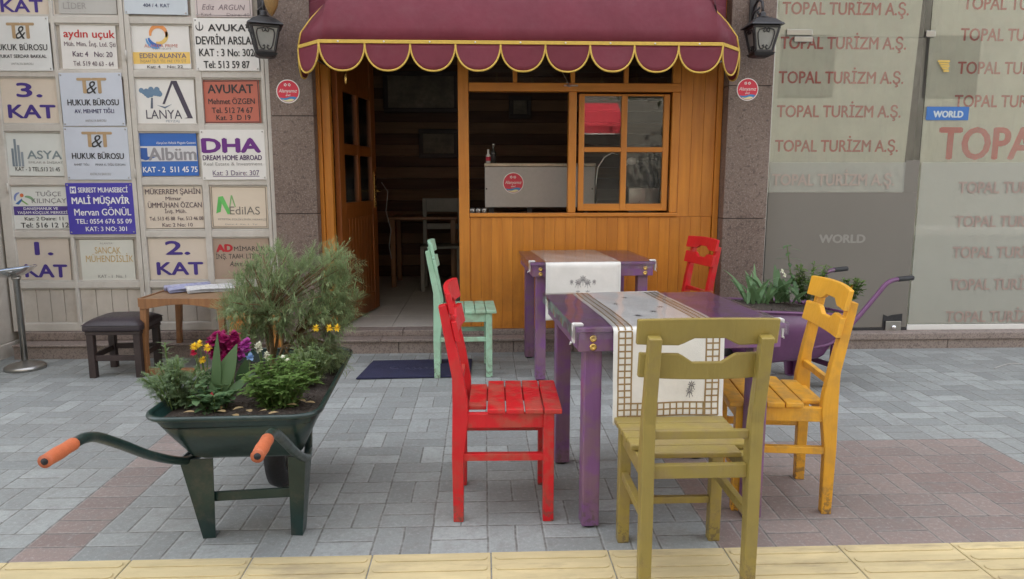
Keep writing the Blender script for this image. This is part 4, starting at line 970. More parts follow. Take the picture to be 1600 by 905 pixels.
def clip(T, u, v, ang, lab):
    R_ = Matrix.Rotation(T.rotation_euler.z, 4, 'Z'); p = T.location+R_ @ Vector((u, v, 0))
    g = MB(); prof = [(-.008, .764), (-.008, .700), (-.002, .697), (.0, .700), (.0, .7585) , (.028, .7585), (.030, .762), (.028, .766), (-.004, .767)]
    g.prism([(a, b_) for a, b_ in prof], -.013, .013, 'x', .001)
    g.tube([(-.007, -.011, .700), (0, -.016, .692), (.007, -.011, .700)], .0022, 6)
    o = g.build('table_clip', M['clip']); o.location = (p.x, p.y, 0); o.rotation_euler = (0, 0, T.rotation_euler.z+ang); tag(o, lab, 'clip', 'white clips holding the vinyl covers')
A_ = math.radians(-45)
clip(T1, -.378, -.335, -PI/2, 'white clip at the near left corner of the front table'); clip(T1, .378, -.32, PI/2, 'white clip at the near right corner of the front table')
clip(T2, -.39, -.33, -PI/2, 'white clip at the near left corner of the back table'); clip(T2, .39, -.33, PI/2, 'white clip at the near right corner of the back table')

def runner(T, D_, u0, u1, drop, lab, kind, backdrop=.12, bx=0):
    """cloth lying across the table and hanging over its near edge"""
    ye = -D_/2-.016; w = u1-u0; Ltop = D_+.03; zt = .7585 if False else .7578
    def P(u, s, off=0.0):        # s = 0 at the hem, grows upwards then across the table
        r = .012
        if s < drop:
            y = ye-.004+(.010*math.sin(u*9+s*3)*.8+.0035*math.sin(u*31+s*5)+.002*math.sin(s*44+u*12))*(1-s/drop)-off; z = zt-r-drop+s; ux = u+bx*(1-s/drop)
            return Vector((u0+ux, y, z))
        s -= drop
        if s < r*PI/2:
            a = s/r; return Vector((u0+u, ye+r-(r+off)*math.cos(a)-.004*(1-a/(PI/2)), zt-r+(r+off)*math.sin(a)))
        s -= r*PI/2
        if s < Ltop: return Vector((u0+u+.004*math.sin(s*7), ye+r+s, zt+off+.0012*max(0, math.sin(u*19+s*13)*math.sin(s*8-u*5))))
        s -= Ltop
        return Vector((u0+u, ye+r+Ltop+.003, zt-s))
    tot = drop+.019+Ltop+backdrop
    ns = 70
    g = MB(); g.grid(lambda a, b_: P(a*w, b_*tot), 12, ns)
    o = g.build('table_runner', M['linen'], solid=.0016); o.location = T.location; o.rotation_euler = T.rotation_euler; tag(o, lab, 'table runner')
    e = MB(); e2 = MB()
    def strip(a, b_, wd=.003, tgt=None, nn=1):
        """thin thread band between two (u, s) points"""
        tgt = tgt or e; (ua, sa), (ub, sb) = a, b_; d = Vector((ub-ua, sb-sa)); L = d.length; d /= L; nrm = Vector((-d.y, d.x))*wd/2
        nn = max(1, int(L/.012)); vs = []
        for i in range(nn+1):
            q = Vector((ua, sa))+d*(L*i/nn)
            for sg in (-1, 1): qq = q+nrm*sg; vs.append(P(qq.x, qq.y, .0016))
        tgt.add(vs, [(2*i, 2*i+1, 2*i+3, 2*i+2) for i in range(nn)])
    def flower(u, s, r, tgt):
        for k_ in range(8):
            a = 2*PI*k_/8; strip((u+r*.2*math.cos(a), s+r*.2*math.sin(a)), (u+r*math.cos(a), s+r*math.sin(a)), r*.22, tgt)
        for k_ in range(3): a = -PI/2+(k_-1)*.6; strip((u, s), (u+1.6*r*math.cos(a), s+1.9*r*math.sin(a)), .0022, tgt)
    if kind == 'lattice':
        m = .018; c = .0235; W3 = 2*c
        top = tot-backdrop-.02
        for x in (m, m+c, m+W3, w-m-W3, w-m-c, w-m): strip((x, m+.01), (x, top), .0056)
        s_ = m+.01; k_ = 0
        while s_ < top:
            strip((m, s_), (m+W3, s_), .0056); strip((w-m-W3, s_), (w-m, s_), .0056); s_ += c
        for q in range(3): strip((m+W3, m+.01+q*c), (w-m-W3, m+.01+q*c), .0056)
        x = m+W3
        while x < w-m-W3: strip((x, m+.01), (x, m+.01+W3), .0056); x += c
        for u, s in ((.28, .14), (.275, .115), (.12, .235), (.26, .47), (.14, .55), (.22, .62), (.28, .72), (.12, .80), (.2, .95)): flower(u, s, .013, e2)
    else:
        for u, s, r in ((.20, .17, .016), (.26, .17, .016), (.20, .235, .02), (.26, .235, .02), (.23, .255, .022), (.16, .24, .012), (.30, .24, .012), (.05, .05, .014), (w-.05, .05, .014)): flower(u, s, r, e2)
        strip((.012, .012), (w-.012, .012), .003); strip((.012, .012), (.012, .7), .003); strip((w-.012, .012), (w-.012, .7), .003)
    if e.v: e.build('lattice_border' if kind == 'lattice' else 'hem', M['tan'] if kind == 'lattice' else M['linen'], o)
    e2.build('embroidery', M['greyt'], o)
runner(T1, .735, -.252, .142, .335, 'white runner with tan lattice border hanging over the front table', 'lattice', bx=.004)
runner(T2, .73, -.30, .165, .345, 'white runner with grey flower embroidery hanging over the back table', 'flowers')

# ------------------------------------------------------------------ wheelbarrows
def smooth_path(pts, n=5):
    P = [Vector(p) for p in pts]; out = []
    for i in range(len(P)-1):
        p0 = P[max(i-1, 0)]; p1 = P[i]; p2 = P[i+1]; p3 = P[min(i+2, len(P)-1)]
        for k in range(n):
            t = k/n; out.append(.5*((2*p1)+(p2-p0)*t+(2*p0-5*p1+4*p2-p3)*t*t+(3*p1-p0-3*p2+p3)*t**3))
    out.append(P[-1]); return out
def rrect(hw, y0, y1, r, n=6, hw2=None):
    hw2 = hw2 if hw2 is not None else hw; pts = []
    for cx, cy, a0 in ((hw-r, y0+r, -90), (hw2-r, y1-r, 0), (-hw2+r, y1-r, 90), (-hw+r, y0+r, 180)):
        for i in range(n+1): a = math.radians(a0+90*i/n); pts.append((cx+r*math.cos(a), cy+r*math.sin(a)))
    return pts
def wheelbarrow(lab, body, grip, loc, rz, rim_far, leg_y=0, hpath=None, deep=0):
    t = thing('wheelbarrow', lab, 'wheelbarrow', loc, rz, 'wheelbarrows used as planters')
    levels = [(.315-deep, .175, -.06, .42, .05, .15), (.33-deep*.95, .19, -.085, .46, .055, .165), (.42-deep*.5, .235, -.15, .60, .07, .21), (.502, .272, -.205, .74, .085, .25)]
    g = MB(); rings = []
    def zz(z, y): return z+(y+.2)*rim_far*max(0, z-.3)/.2
    for z, hw, y0, y1, r, hw2 in levels: rings.append([(x, y, zz(z, y)) for x, y in rrect(hw, y0, y1, r, 6, hw2)])
    n = len(rings[0]); vs = [v for R_ in rings for v in R_]; fs = [(i*n+j, i*n+(j+1) % n, (i+1)*n+(j+1) % n, (i+1)*n+j) for i in range(len(rings)-1) for j in range(n)]
    fs.append(tuple(range(n))[::-1]); g.add(vs, fs, True); tray = g.build('tray', body, t, solid=.003)
    g = MB(); z, hw, y0, y1, r, hw2 = levels[-1]; g.tube([(x, y, zz(z, y)) for x, y in rrect(hw+.004, y0-.004, y1+.004, r, 8, hw2+.004)], .0095, 8, closed=True); g.build('rim', body, tray)
    for sx in (-1, 1):
        P = smooth_path([(sx*a_, b_, c_) for a_, b_, c_ in hpath] if hpath else [(sx*.09, .62, .24), (sx*.14, .30, .285), (sx*.195, .02, .290), (sx*.208, -.09, .318), (sx*.220, -.27, .408), (sx*.230, -.43, .505), (sx*.237, -.54, .568), (sx*.240, -.595, .587), (sx*.243, -.635, .590), (sx*.250, -.755, .590)], 6)
        g = MB(); g.tube(P, .0145, 10); h = g.build('handle', body, t)
        Q = P[-5:]; d = (P[-1]-P[-6]).normalized(); a = P[-1]-d*.112; b_ = P[-1]+d*.008
        g = MB(); g.tube([a, a+d*.004, a+(b_-a)*.3, a+(b_-a)*.55, a+(b_-a)*.9, b_, b_-d*.001, b_-d*.02], [.0155, .017, .0163, .018, .0163, .017, .0085, .008], 14, True); g.build('grip', grip, h)
        g = MB(); g.tube([b_-d*.002, b_+d*.0012], .0088, 12); g.build('grip_hole', M['black'] if grip is not M['black'] else M['iron'], h)
        # pressed steel leg, an open U channel tapering to the foot
        g = MB(); x = sx*.170; xf = sx*.150
        h0 = .030 if sx > 0 else .055
        a0 = [Vector((x-h0, -.045, .305)), Vector((x+h0, -.05, .305)), Vector((x+h0, .06, .305)), Vector((x-h0, .055, .305))]
        a1 = [Vector((xf-.018, -.02, 0)), Vector((xf+.022, -.025, 0)), Vector((xf+.022, .03, 0)), Vector((xf-.018, .028, 0))]
        if sx < 0: a0 = [Vector((2*x-v.x, v.y, v.z)) for v in a0]; a1 = [Vector((2*xf-v.x, v.y, v.z)) for v in a1]
        V8 = [v+Vector((0, leg_y, 0)) for v in a0+a1]; g.add(V8, [(0, 1, 5, 4), (1, 2, 6, 5), (4, 5, 6, 7)] if sx > 0 else [(1, 0, 4, 5), (2, 1, 5, 6), (7, 6, 5, 4)])
        lg = g.build('leg', body, t, solid=.005)
    g = MB(); g.bar((-.165, leg_y-.01, .150), (.155, leg_y-.01, .160), .036, .010, .003, (0, 1, 0)); g.build('cross_bar', body, t)
    W_ = bpy.data.objects.new('wheel', None); COL.objects.link(W_); W_.parent = t; W_.location = (.0, .43, .172)
    ry = Matrix.Rotation(PI/2, 4, 'Y')
    g = MB(); g.lathe([(.105, -.03), (.14, -.042), (.162, -.034), (.171, -.012), (.171, .012), (.162, .034), (.14, .042), (.105, .03), (.105, -.03)], 32, (0, 0, 0), ry); g.build('tyre', M['black'], W_)
    g = MB(); g.lathe([(.106, -.022), (.095, -.01), (.095, .01), (.106, .022)], 28, (0, 0, 0), ry)
    g.tube([(-.07, 0, 0), (.07, 0, 0)], .014, 10)
    for k_ in range(5): a = 2*PI*k_/5; g.bar((0, 0, 0), (0, .1*math.cos(a), .1*math.sin(a)), .02, .006, 0, (1, 0, 0))
    g.build('hub', M['steel'], W_)
    g = MB()
    for sx in (-1, 1): g.tube([(sx*.10, .55, .26), (sx*.072, .43, .172)], .010, 8); g.tube(smooth_path([(sx*.13, .20, .29), (sx*.085, .30, .19), (sx*.075, .43, .172)], 4), .010, 8)
    g.tube(smooth_path([(-.09, .68, .27), (-.085, .80, .30), (0, .84, .31), (.085, .80, .30), (.09, .68, .27)], 4), .011, 8)
    g.build('wheel_fork', body, t)
    return t
B1 = wheelbarrow('dark green wheelbarrow with orange grips, planted as a flower bed', M['bgreen'], M['orange'], (-.826, 2.452, 0), math.radians(1.5), .0)
B2 = wheelbarrow('purple wheelbarrow with black grips, parked behind the yellow chair', M['purple_m'], M['black'], (1.92, 4.27, 0), math.radians(110), .10, -.14, [(.09, .62, .25), (.14, .30, .29), (.20, .02, .30), (.215, -.12, .34), (.228, -.26, .47), (.236, -.40, .615), (.240, -.455, .675), (.243, -.50, .700), (.246, -.55, .708), (.250, -.66, .712)], .10)
B2.scale = (1, 1, .93)
def soil(B, lab, rim_far):
    g = MB(); n = 0
    out = rrect(.255, -.185, .70, .08, 6, .232)
    cx, cy = 0, .25; vs = []; rings = 9; m = len(out)
    for k_ in range(rings+1):
        f = 1-k_/(rings+.0)
        for x, y in out:
            X = cx+(x-cx)*f; Yy = cy+(y-cy)*f
            vs.append((X, Yy, .465+(Yy+.2)*rim_far*.85+.028*(1-f)*1.0+random.uniform(-.006, .006)))
    fs = [(i*m+j, i*m+(j+1) % m, (i+1)*m+(j+1) % m, (i+1)*m+j) for i in range(rings) for j in range(m)]
    g.add(vs, fs, True)
    for i in range(420):            # clods and grit
        x = random.uniform(-.22, .22); y = random.uniform(-.17, .62); z = .468+(y+.2)*rim_far*.85+.02*(1-abs(x)/.25); r = random.uniform(.002, .007)
        q = [Vector((random.uniform(-1, 1), random.uniform(-1, 1), random.uniform(-.5, 1))).normalized()*r+Vector((x, y, z)) for _ in range(5)]
        g.add(q, [(0, 1, 2), (0, 2, 3), (0, 3, 4), (1, 2, 4), (2, 3, 4)])
    o = g.build('soil', M['soil'], None); o.location = B.location; o.rotation_euler = B.rotation_euler; tag(o, lab, 'soil', kind='stuff')
soil(B1, 'dark potting soil filling the green wheelbarrow', .0); soil(B2, 'dark potting soil filling the purple wheelbarrow', .10)

# ------------------------------------------------------------------ plants
def leaf(mb, p, d, L, w, droop=.2, fold=.15, n=3, side=None):
    d = Vector(d).normalized(); s_ = Vector(side).lerp(Vector((0, -1, 0)), random.uniform(-.25, .35)).normalized() if side else d.cross(Vector((0, 0, 1))); s_ = s_.normalized() if s_.length > .05 else Vector((1, 0, 0))
    nrm = s_.cross(d); vs = []; pos = Vector(p)
    for i in range(n+1):
        t = i/n; ww = (w*math.sin(PI*min(.985, .05+.95*t**.85))**.9 if n > 6 else w*math.sin(PI*min(.97, .12+.88*t))**.8) if i < n else w*.05
        vs.append(pos+s_*ww/2+nrm*(fold*ww)); vs.append(pos-s_*ww/2+nrm*(fold*ww))
        d = (d+Vector((0, 0, -droop/n))).normalized(); pos = pos+d*(L/n)
    mb.add(vs, [(2*i, 2*i+1, 2*i+3, 2*i+2) for i in range(n)], True)
def rv(): return Vector((random.gauss(0, 1), random.gauss(0, 1), random.gauss(0, 1))).normalized()
def feather(mb, p, d, L):         # finely divided leaf: midrib with thread-like lobes
    d = Vector(d).normalized(); s_ = d.cross(rv()).normalized(); u_ = s_.cross(d)
    leaf(mb, p, d, L, .0032, .35, 0, 3)
    k_ = 5
    for i in range(k_):
        t = .3+.65*i/k_; q = Vector(p)+d*(L*t)+Vector((0, 0, -.10*L*t*t))
        for sg in (-1, 1):
            dd = (d*.75+s_*sg*.75+u_*random.uniform(-.3, .3)).normalized(); leaf(mb, q, dd, L*.40*(1.1-.5*t), .0030, .25, 0, 2)
def plant(name, lab, cat='plant', grp=None): return thing(name, lab, cat, (0, 0, 0), 0, grp)
def flower_head(parent, p, m, r, n=10, d=Vector((0, -.6, .8)), layers=2, name='flower', wide=.55, center=None):
    mb = MB(); d = Vector(d).normalized(); a_ = d.cross(Vector((1, 0, 0))).normalized(); b_ = d.cross(a_)
    for l in range(layers):
        for i in range(n):
            an = 2*PI*(i+.5*l)/n+random.uniform(-.15, .15); dd = a_*math.cos(an)+b_*math.sin(an)+d*(.25+.45*l); leaf(mb, Vector(p), dd, r*(1-.22*l)*random.uniform(.85, 1.1), r*wide, .15, .1, 3)
    o = mb.build(name, m, parent)
    if center:
        mb = MB(); mb.lathe([(0, r*.22), (r*.2, r*.16), (r*.24, 0)], 8, Vector(p)); mb.build('flower_center', center, o)
GRP = 'plants in the green wheelbarrow'
# the feathery shrub
S = plant('feathery_shrub', 'tall feathery grey green shrub on a bare brown stem in the green wheelbarrow', 'shrub')
base = V(427, 612, 2.93); base.z = .49
wd = MB(); fm = MB(); tips = []
crown = Vector((V(452, 480, 2.95).x, 2.95, V(452, 480, 2.95).z))
tries = 0
LOBES = [(395, 455, 46, 42), (440, 425, 48, 34), (505, 420, 44, 32), (515, 470, 44, 46), (478, 462, 54, 40), (500, 545, 34, 42), (512, 540, 22, 34), (375, 475, 30, 24), (400, 490, 36, 18), (455, 490, 46, 30), (485, 565, 34, 26), (385, 470, 45, 30), (530, 410, 30, 22), (430, 408, 40, 18), (528, 490, 20, 38), (390, 520, 24, 22)]
while len(tips) < 125 and tries < 9000:
    tries += 1
    q = Vector((random.uniform(-1, 1), random.uniform(-1, 1), random.uniform(-1, 1)))
    if q.length > 1 or q.length < .40: continue
    px = 452+q.x*93; py = 483-q.z*82                     # outline in the photo: flat top, wider right, sagging right skirt
    lb = random.choice(LOBES); px = lb[0]+q.x*lb[2]; py = lb[1]-q.z*lb[3]
    p = V(px, py, 2.95); p = V(px, py, 2.95+q.y*.19)
    if any((p-t_).length < .050 for t_ in tips): continue
    tips.append(p)
hubs = [base+Vector((0, 0, .22)), base+Vector((.03, .02, .17)), base+Vector((-.03, .02, .2)), base+Vector((.06, -.03, .10)), base+Vector((.09, .03, .12))]
wd.tube(smooth_path([base+Vector((0, 0, -.06)), base+Vector((.004, .0, .08)), base+Vector((0, 0, .22))], 4), [.011]*4+[.010]*4+[.008], 8)
for h_ in hubs[1:]: wd.tube(smooth_path([base+Vector((0, 0, .0)), (base+h_)/2+Vector((0, 0, -.02)), h_], 3), .006, 6)
for p in tips:
    h_ = min(hubs, key=lambda h: (h-p).length); mid = (h_+p)/2+Vector((random.uniform(-.02, .02), random.uniform(-.02, .02), random.uniform(.0, .03)))
    wd.tube(smooth_path([h_, mid, p], 3), [.0042, .004, .0036, .0034, .003, .0026, .0022], 5)
    up = (p-hubs[0]).normalized()*.8+Vector((0, 0, .55)); up.normalize()
    if p.z < crown.z-.13: up = (up+Vector((.2, -.1, -.5))).normalized()
    for i in range(random.randint(12, 24)):
        d = (up*random.uniform(.0, 1.3)+rv()*.95).normalized(); feather(fm, p-up*random.uniform(0, .05), d, random.uniform(.055, .10))
wd.build('stem', M['bark'], S); fm.build('foliage', F['feather'], S)
for px, py, yy in ((515, 513, 2.72), (527, 513, 2.72), (494, 513, 2.74)): flower_head(S, V(px, py, yy), F['yel'], .017, 9, (0, -.8, .5), 2, center=M['braid'])
def bushy(name, lab, base, stems, h, spread, m, ll, lw, grp=GRP, lean=(0, 0, 0), gap=.018, thin=False):
    t = plant(name, lab, 'plant', grp); st = MB(); fo = MB(); tops = []
    for i in range(stems):
        a = random.uniform(0, 2*PI); r = spread*math.sqrt(random.random()); tip = Vector(base)+Vector((r*math.cos(a), r*math.sin(a), h*random.uniform(.55, 1.22)*(1-.3*r/spread)))+Vector(lean)
        b0 = Vector(base)+Vector((r*.35*math.cos(a), r*.35*math.sin(a), -.01)); P = smooth_path([b0, (b0+tip)/2+Vector((0, 0, .02)), tip], 6); st.tube(P, .0022, 5)
        L = (tip-b0).length; nn = max(5, int(L/gap))
        for q in range(nn):
            f = .15+.85*q/nn; p = P[min(len(P)-1, int(f*(len(P)-1)))]; an = q*2.4+i
            for s_ in (0, PI):
                d = Vector((math.cos(an+s_), math.sin(an+s_), random.uniform(.15, .7))); k_ = random.uniform(.7, 1.15)*(1.0-.35*(f > .9))
                if thin: feather(fo, p, d, ll*k_)
                else: leaf(fo, p, d, ll*k_, lw*k_, .5, .12, 3)
        tops.append(tip)
    st.build('stem', M['stem'], t); fo.build('foliage', m, t); return t, tops
bp = lambda px, py, yy, z=.475: Vector((V(px, py, yy).x, yy, z))
P1, tp = bushy('marigold_plant', 'bushy grey green marigold plant at the left end of the green wheelbarrow', bp(280, 650, 2.47), 34, .165, .11, F['marig'], .044, .010, thin=True, gap=.015)
for c in ((278, 612), (302, 605), (330, 610)):
    flower_head(P1, V(*c, 2.47), F['whitep'], .010, 5, (0, -.9, .3), 1)
st = MB(); fo = MB(); b0 = bp(268, 600, 2.60); b1 = V(257, 535, 2.6); st.tube(smooth_path([b0, (b0+b1)/2, b1], 4), .003, 6)
for i in range(26):
    f = .35+.65*i/26; p = b0+(b1-b0)*f; leaf(fo, p, (math.cos(i*2.4), math.sin(i*2.4), .5), .032, .008, .4)
st.build('stem', M['stem'], P1); fo.build('foliage', F['marig'], P1)
P2, tp = bushy('mint_plant', 'bright green leafy plant at the near right of the green wheelbarrow', bp(438, 655, 2.47), 46, .175, .145, F['mint'], .040, .017, gap=.014)
for c in ((442, 558), (449, 563)): flower_head(P2, V(*c, 2.52), F['whitep'], .011, 6, (0, -.4, 1), 2, wide=.7)
P2b, _ = bushy('mint_plant', 'low dark leafy plant at the far right rim of the green wheelbarrow', bp(487, 600, 2.72, .49), 26, .16, .10, F['feather'], .032, .010, gap=.016, thin=True)
P3, tp = bushy('low_bedding_plant', 'low round leafed plant with a tiny red bud in the middle of the green wheelbarrow', bp(338, 655, 2.43), 13, .10, .085, F['broad'], .040, .026)
flower_head(P3, V(331, 616, 2.40), F['crim'], .008, 6, (0, -.9, .4), 1)
# broad leaves with the magenta primula
P4 = plant('primula', 'plant with a dense magenta flower cluster and broad upright leaves in the green wheelbarrow', 'flower', GRP)
fo = MB(); b0 = bp(362, 618, 2.60, .48)
for tip, w, yy in (((339, 526), .034, 2.46), ((366, 541), .080, 2.47), ((384, 588), .06, 2.46), ((331, 600), .05, 2.44), ((352, 622), .05, 2.40), ((320, 578), .055, 2.52), ((308, 600), .05, 2.52), ((397, 580), .05, 2.56), ((345, 560), .05, 2.66), ((385, 560), .05, 2.66)):
    e_ = V(*tip, yy); b1_ = b0+Vector((random.uniform(-.02, .02), yy-2.60, 0)); d = e_-b1_; leaf(fo, b1_, d, d.length*1.05, w, .12, .15, 8, (1, -.25, .05))
fo.build('leaf', F['broad'], P4)
for i in range(48):
    a = random.uniform(0, 2*PI); r = math.sqrt(random.random()); px = 357+r*34*math.cos(a); py = 541+r*20*math.sin(a)
    if px > 378 and py < 535: continue
    flower_head(P4, V(px, py, 2.66+random.uniform(-.04, .04)), F['magenta'] if px < 374 else F['violet'], .021, 6, (random.uniform(-.5, .5), -.8, .6), 2, wide=.95)
st = MB()
for px in (345, 358, 370): st.tube([b0, V(px, 556, 2.66)], .003, 6)
st.build('stem', M['stem'], P4)
P5 = plant('yellow_daisy', 'yellow daisies and one crimson bloom at the left of the magenta cluster', 'flower', GRP)
st = MB()
for (px, py), m in (((312, 538), F['yel']), ((304, 542), F['yel']), ((324, 544), F['yel']), ((317, 563), F['yel']), ((303, 551), F['crim'])):
    p = V(px, py, 2.56); st.tube(smooth_path([bp(322, 620, 2.56), (p+bp(322, 600, 2.56))/2, p], 3), .002, 5); flower_head(P5, p, m, .018 if m is F['yel'] else .016, 12, (random.uniform(-.3, .3), -.7, .7), 2, center=M['braid'] if m is F['yel'] else None)
st.build('stem', M['stem'], P5)
P6 = plant('white_stock', 'small white blooms beside the shrub stem in the green wheelbarrow', 'flower', GRP)
st = MB(); bb = bp(415, 600, 2.72, .49)
for px, py in ((405, 538), (407, 545), (404, 548), (417, 553), (420, 560), (416, 557), (402, 541)):
    p = V(px, py, 2.70); flower_head(P6, p, F['whitep'], .013, 6, (0, -.8, .6), 2, wide=.8); st.tube([bb, p], .002, 5)
st.build('stem', M['stem'], P6)
P7 = plant('blue_pansy', 'small pale blue bloom just right of the magenta cluster', 'flower', GRP); p = V(391, 558, 2.63); flower_head(P7, p, F['bluep'], .018, 5, (0, -.8, .5), 2, wide=.95); st = MB(); st.tube([bp(388, 615, 2.63), p], .002, 5); st.build('stem', M['stem'], P7)
DLm = MB()                          # fallen leaves on the soil
for px, py in ((303, 655), (392, 655), (405, 655), (380, 648), (352, 655), (420, 658), (467, 636), (478, 640), (463, 644), (345, 650), (372, 668 - 6)):
    q = G(px, py-11, .492); leaf(DLm, q, (random.uniform(-1, 1), random.uniform(-1, 1), .05), .035, .02, .1, .2)
tag(DLm.build('fallen_leaves', F['dead']), 'dry fallen leaves scattered on the soil of the green wheelbarrow', 'leaves', kind='stuff')
# plants in the purple barrow
PY = 4.30
GR2 = 'plants in the purple wheelbarrow'
def blades(lab, px, yy, n_, h, w, spread, m):
    t = plant('leafy_plant', lab, 'plant', GR2); fo = MB(); p = Vector((V(px, 470, yy).x, yy, .53))
    for i in range(n_):
        a = random.uniform(0, 2*PI); d = Vector((math.cos(a)*spread, math.sin(a)*spread, 1)); leaf(fo, p+Vector((random.uniform(-.08, .08), random.uniform(-.06, .06), 0)), d, h*random.uniform(.5, 1.15), w*random.uniform(.7, 1.2), random.uniform(.4, 1.3), .12, 6)
    fo.build('foliage', m, t); return t
blades('long leafed plant at the left end of the purple wheelbarrow', 1185, 4.15, 26, .25, .028, .5, F['blade'])
blades('long leafed plant in the middle of the purple wheelbarrow', 1225, 4.2, 26, .25, .034, .6, F['broad'])
P8, tp = bushy('leafy_plant', 'dense dark leafy plant behind the yellow chair back in the purple wheelbarrow', Vector((V(1262, 470, 4.3).x, 4.3, .53)), 22, .24, .13, F['mint'], .05, .02, GR2)
for px, py in ((1222, 424), (1226, 430)): flower_head(P8, V(px, py, 4.15), F['whitep'], .016, 6, (0, -.8, .5), 2, wide=.7)
P9, tp = bushy('leafy_plant', 'small flowering plant at the handle end of the purple wheelbarrow', Vector((V(1325, 480, 4.38).x, 4.38, .52)), 20, .15, .11, F['mint'], .04, .02, GR2)
for px, py in ((1310, 452), (1316, 445), (1313, 458), (1320, 452), (1305, 448), (1330, 448)): flower_head(P9, V(px, py, 4.34), F['lilac'] if px < 1325 else F['yel'], .017, 6, (0, -.9, .3), 2, wide=.7)
P10 = plant('leafy_plant', 'tall thin sprig rising from the purple wheelbarrow', 'plant', GR2); st = MB(); fo = MB()
P = smooth_path([Vector((V(1245, 470, 4.3).x, 4.3, .53)), V(1236, 430, 4.3), V(1230, 385, 4.3)], 6); st.tube(P, .003, 5)
for i, p in enumerate(P[3:]):
    for s_ in (0, PI): leaf(fo, p, (math.cos(i*1.5+s_), math.sin(i*1.5+s_), .35), .09, .022, .7, .1, 4)
st.build('stem', M['stem'], P10); fo.build('foliage', F['broad'], P10)

# ------------------------------------------------------------------ left corner furniture
Yt = 4.60
t = thing('coffee_table', 'low brown wooden coffee table with an arched apron carrying newspapers', 'table', (-1.925, 4.86, 0), math.radians(-2))
g = MB(); g.box(-.262, .262, -.25, .25, .484, .503, .004); g.build('tabletop', M['oaktop'], t)
g = MB()
for y in (-.25, .25):
    pts = [(-.262, .508), (.262, .508), (.262, .44)]+[(.225-.45*i/12, .44+.03*math.sin(PI*i/12)) for i in range(13)]+[(-.262, .44)]
    g.prism(pts, y-(.022 if y < 0 else -.001), y+(.0 if y < 0 else .023), 'y', .002)
for x in (-.262, .262): g.box(x-(.02 if x < 0 else -.002), x+(-.002 if x < 0 else .02), -.2495, .2495, .45, .508, .002)
g.build('apron', M['oak'], t)
for sx in (-1, 1):
    for sy in (-1, 1):
        x = sx*.245; y = sy*.243; g = MB()
        g.prism([(x-.022, .45), (x+.022, .45), (x+.014+sx*.012, .2), (x+.018+sx*.018, 0), (x-.018+sx*.018, 0), (x-.016+sx*.012, .2)], y-.02, y+.02, 'y', .003); g.build('leg', M['oak'], t)
g = MB(); g.box(-.242, .242, -.262, -.222, .0, .045, .004); g.build('floor_rail', M['oak'], t)
def paper(c, rz, L, W_, lab, m, curl):
    g = MB(); 
    for k_ in range(7):
        zz_ = .0032*k_
        def fn(u, v): return ((u-.5)*L, (v-.5)*W_, zz_+.004+curl*(1-abs(2*v-1))**2*.25+.004*math.sin(u*5+k_)+(.03 if v > .9 else 0)*curl*8*(v-.9))
        g.grid(fn, 10, 14)
    rr = Matrix.Rotation(PI/2, 4, 'Y'); g.tube([(-L/2, W_/2-.004, .019), (L/2, W_/2-.004, .021)], .019, 12)
    o = g.build('newspaper', m, solid=.0012); o.location = c; o.rotation_euler = (0, 0, rz); tag(o, lab, 'newspaper', 'folded newspapers on the coffee table')
q = G(298, 454, .503); paper((q.x, q.y, .504), math.radians(35), .30, .17, 'blue and white folded newspaper on top of the coffee table', M['paperb'], .05)
q = G(318, 455, .503); paper((q.x+.05, q.y-.01, .5035), math.radians(30), .30, .13, 'printed newspaper rolled along one edge, right of the blue one', M['paper'], .06)
t = thing('padded_stool', 'low dark stool with a black leather seat beside the coffee table', 'stool', (-2.362, 4.715, 0), math.radians(1))
def cush(u, v):
    a = (u-.5)*2; b_ = (v-.5)*2; e_ = (1-abs(a)**4)*(1-abs(b_)**4); return (a*.185, b_*.175, .345+.045*max(0, e_)**.6)
g = MB(); g.grid(cush, 24, 24); g.box(-.182, .182, -.172, .172, .305, .346, .012); g.build('seat', M['leather'], t)
for sx in (-1, 1):
    for sy in (-1, 1): g = MB(); x = sx*.145; y = sy*.135; g.box(x-.021, x+.021, y-.021, y+.021, 0, .306, .003); g.build('leg', M['brownleg'], t)
g = MB(); g.box(-.124, .124, -.147, -.125, .11, .145, .002); g.box(-.124, .124, .125, .147, .13, .165, .002); g.box(-.156, -.134, -.114, .114, .12, .155, .002); g.box(.134, .156, -.114, .114, .12, .155, .002); g.build('stretcher', M['brownleg'], t)
g = MB(); g.box(-.17, .17, -.16, .16, .282, .304, .003); g.build('apron', M['brownleg'], t)
t = thing('wooden_stool', 'orange pine stool half hidden behind the feathery shrub', 'stool', (-1.50, 4.70, 0), .1)
g = MB(); g.box(-.15, .15, -.14, .14, .375, .40, .006); g.build('seat', M['stoolwood'], t)
for sx in (-1, 1):
    for sy in (-1, 1): g = MB(); g.bar((sx*.13, sy*.12, 0), (sx*.115, sy*.105, .376), .036, .036, .003); g.build('leg', M['stoolwood'], t)
g = MB(); g.box(-.1, .1, -.125, -.105, .31, .374, .002); g.box(-.1, .1, -.125, -.105, .12, .15, .002); g.build('apron', M['stoolwood'], t)
t = thing('ashtray_stand', 'polished metal pedestal ashtray with a tilted dish at the left edge', 'ashtray', (-3.085, 4.82, 0))
g = MB(); g.lathe([(.122, 0), (.122, .02), (.105, .032), (.04, .045), (.022, .06)], 32); g.build('base', M['steel'], t)
g = MB(); g.lathe([(.02, .05), (.02, .60), (.028, .61), (.03, .625)], 20); g.build('pole', M['steel'], t)
mt = Matrix.Translation((-.02, 0, .622)) @ Matrix.Rotation(math.radians(-6), 4, 'Y')
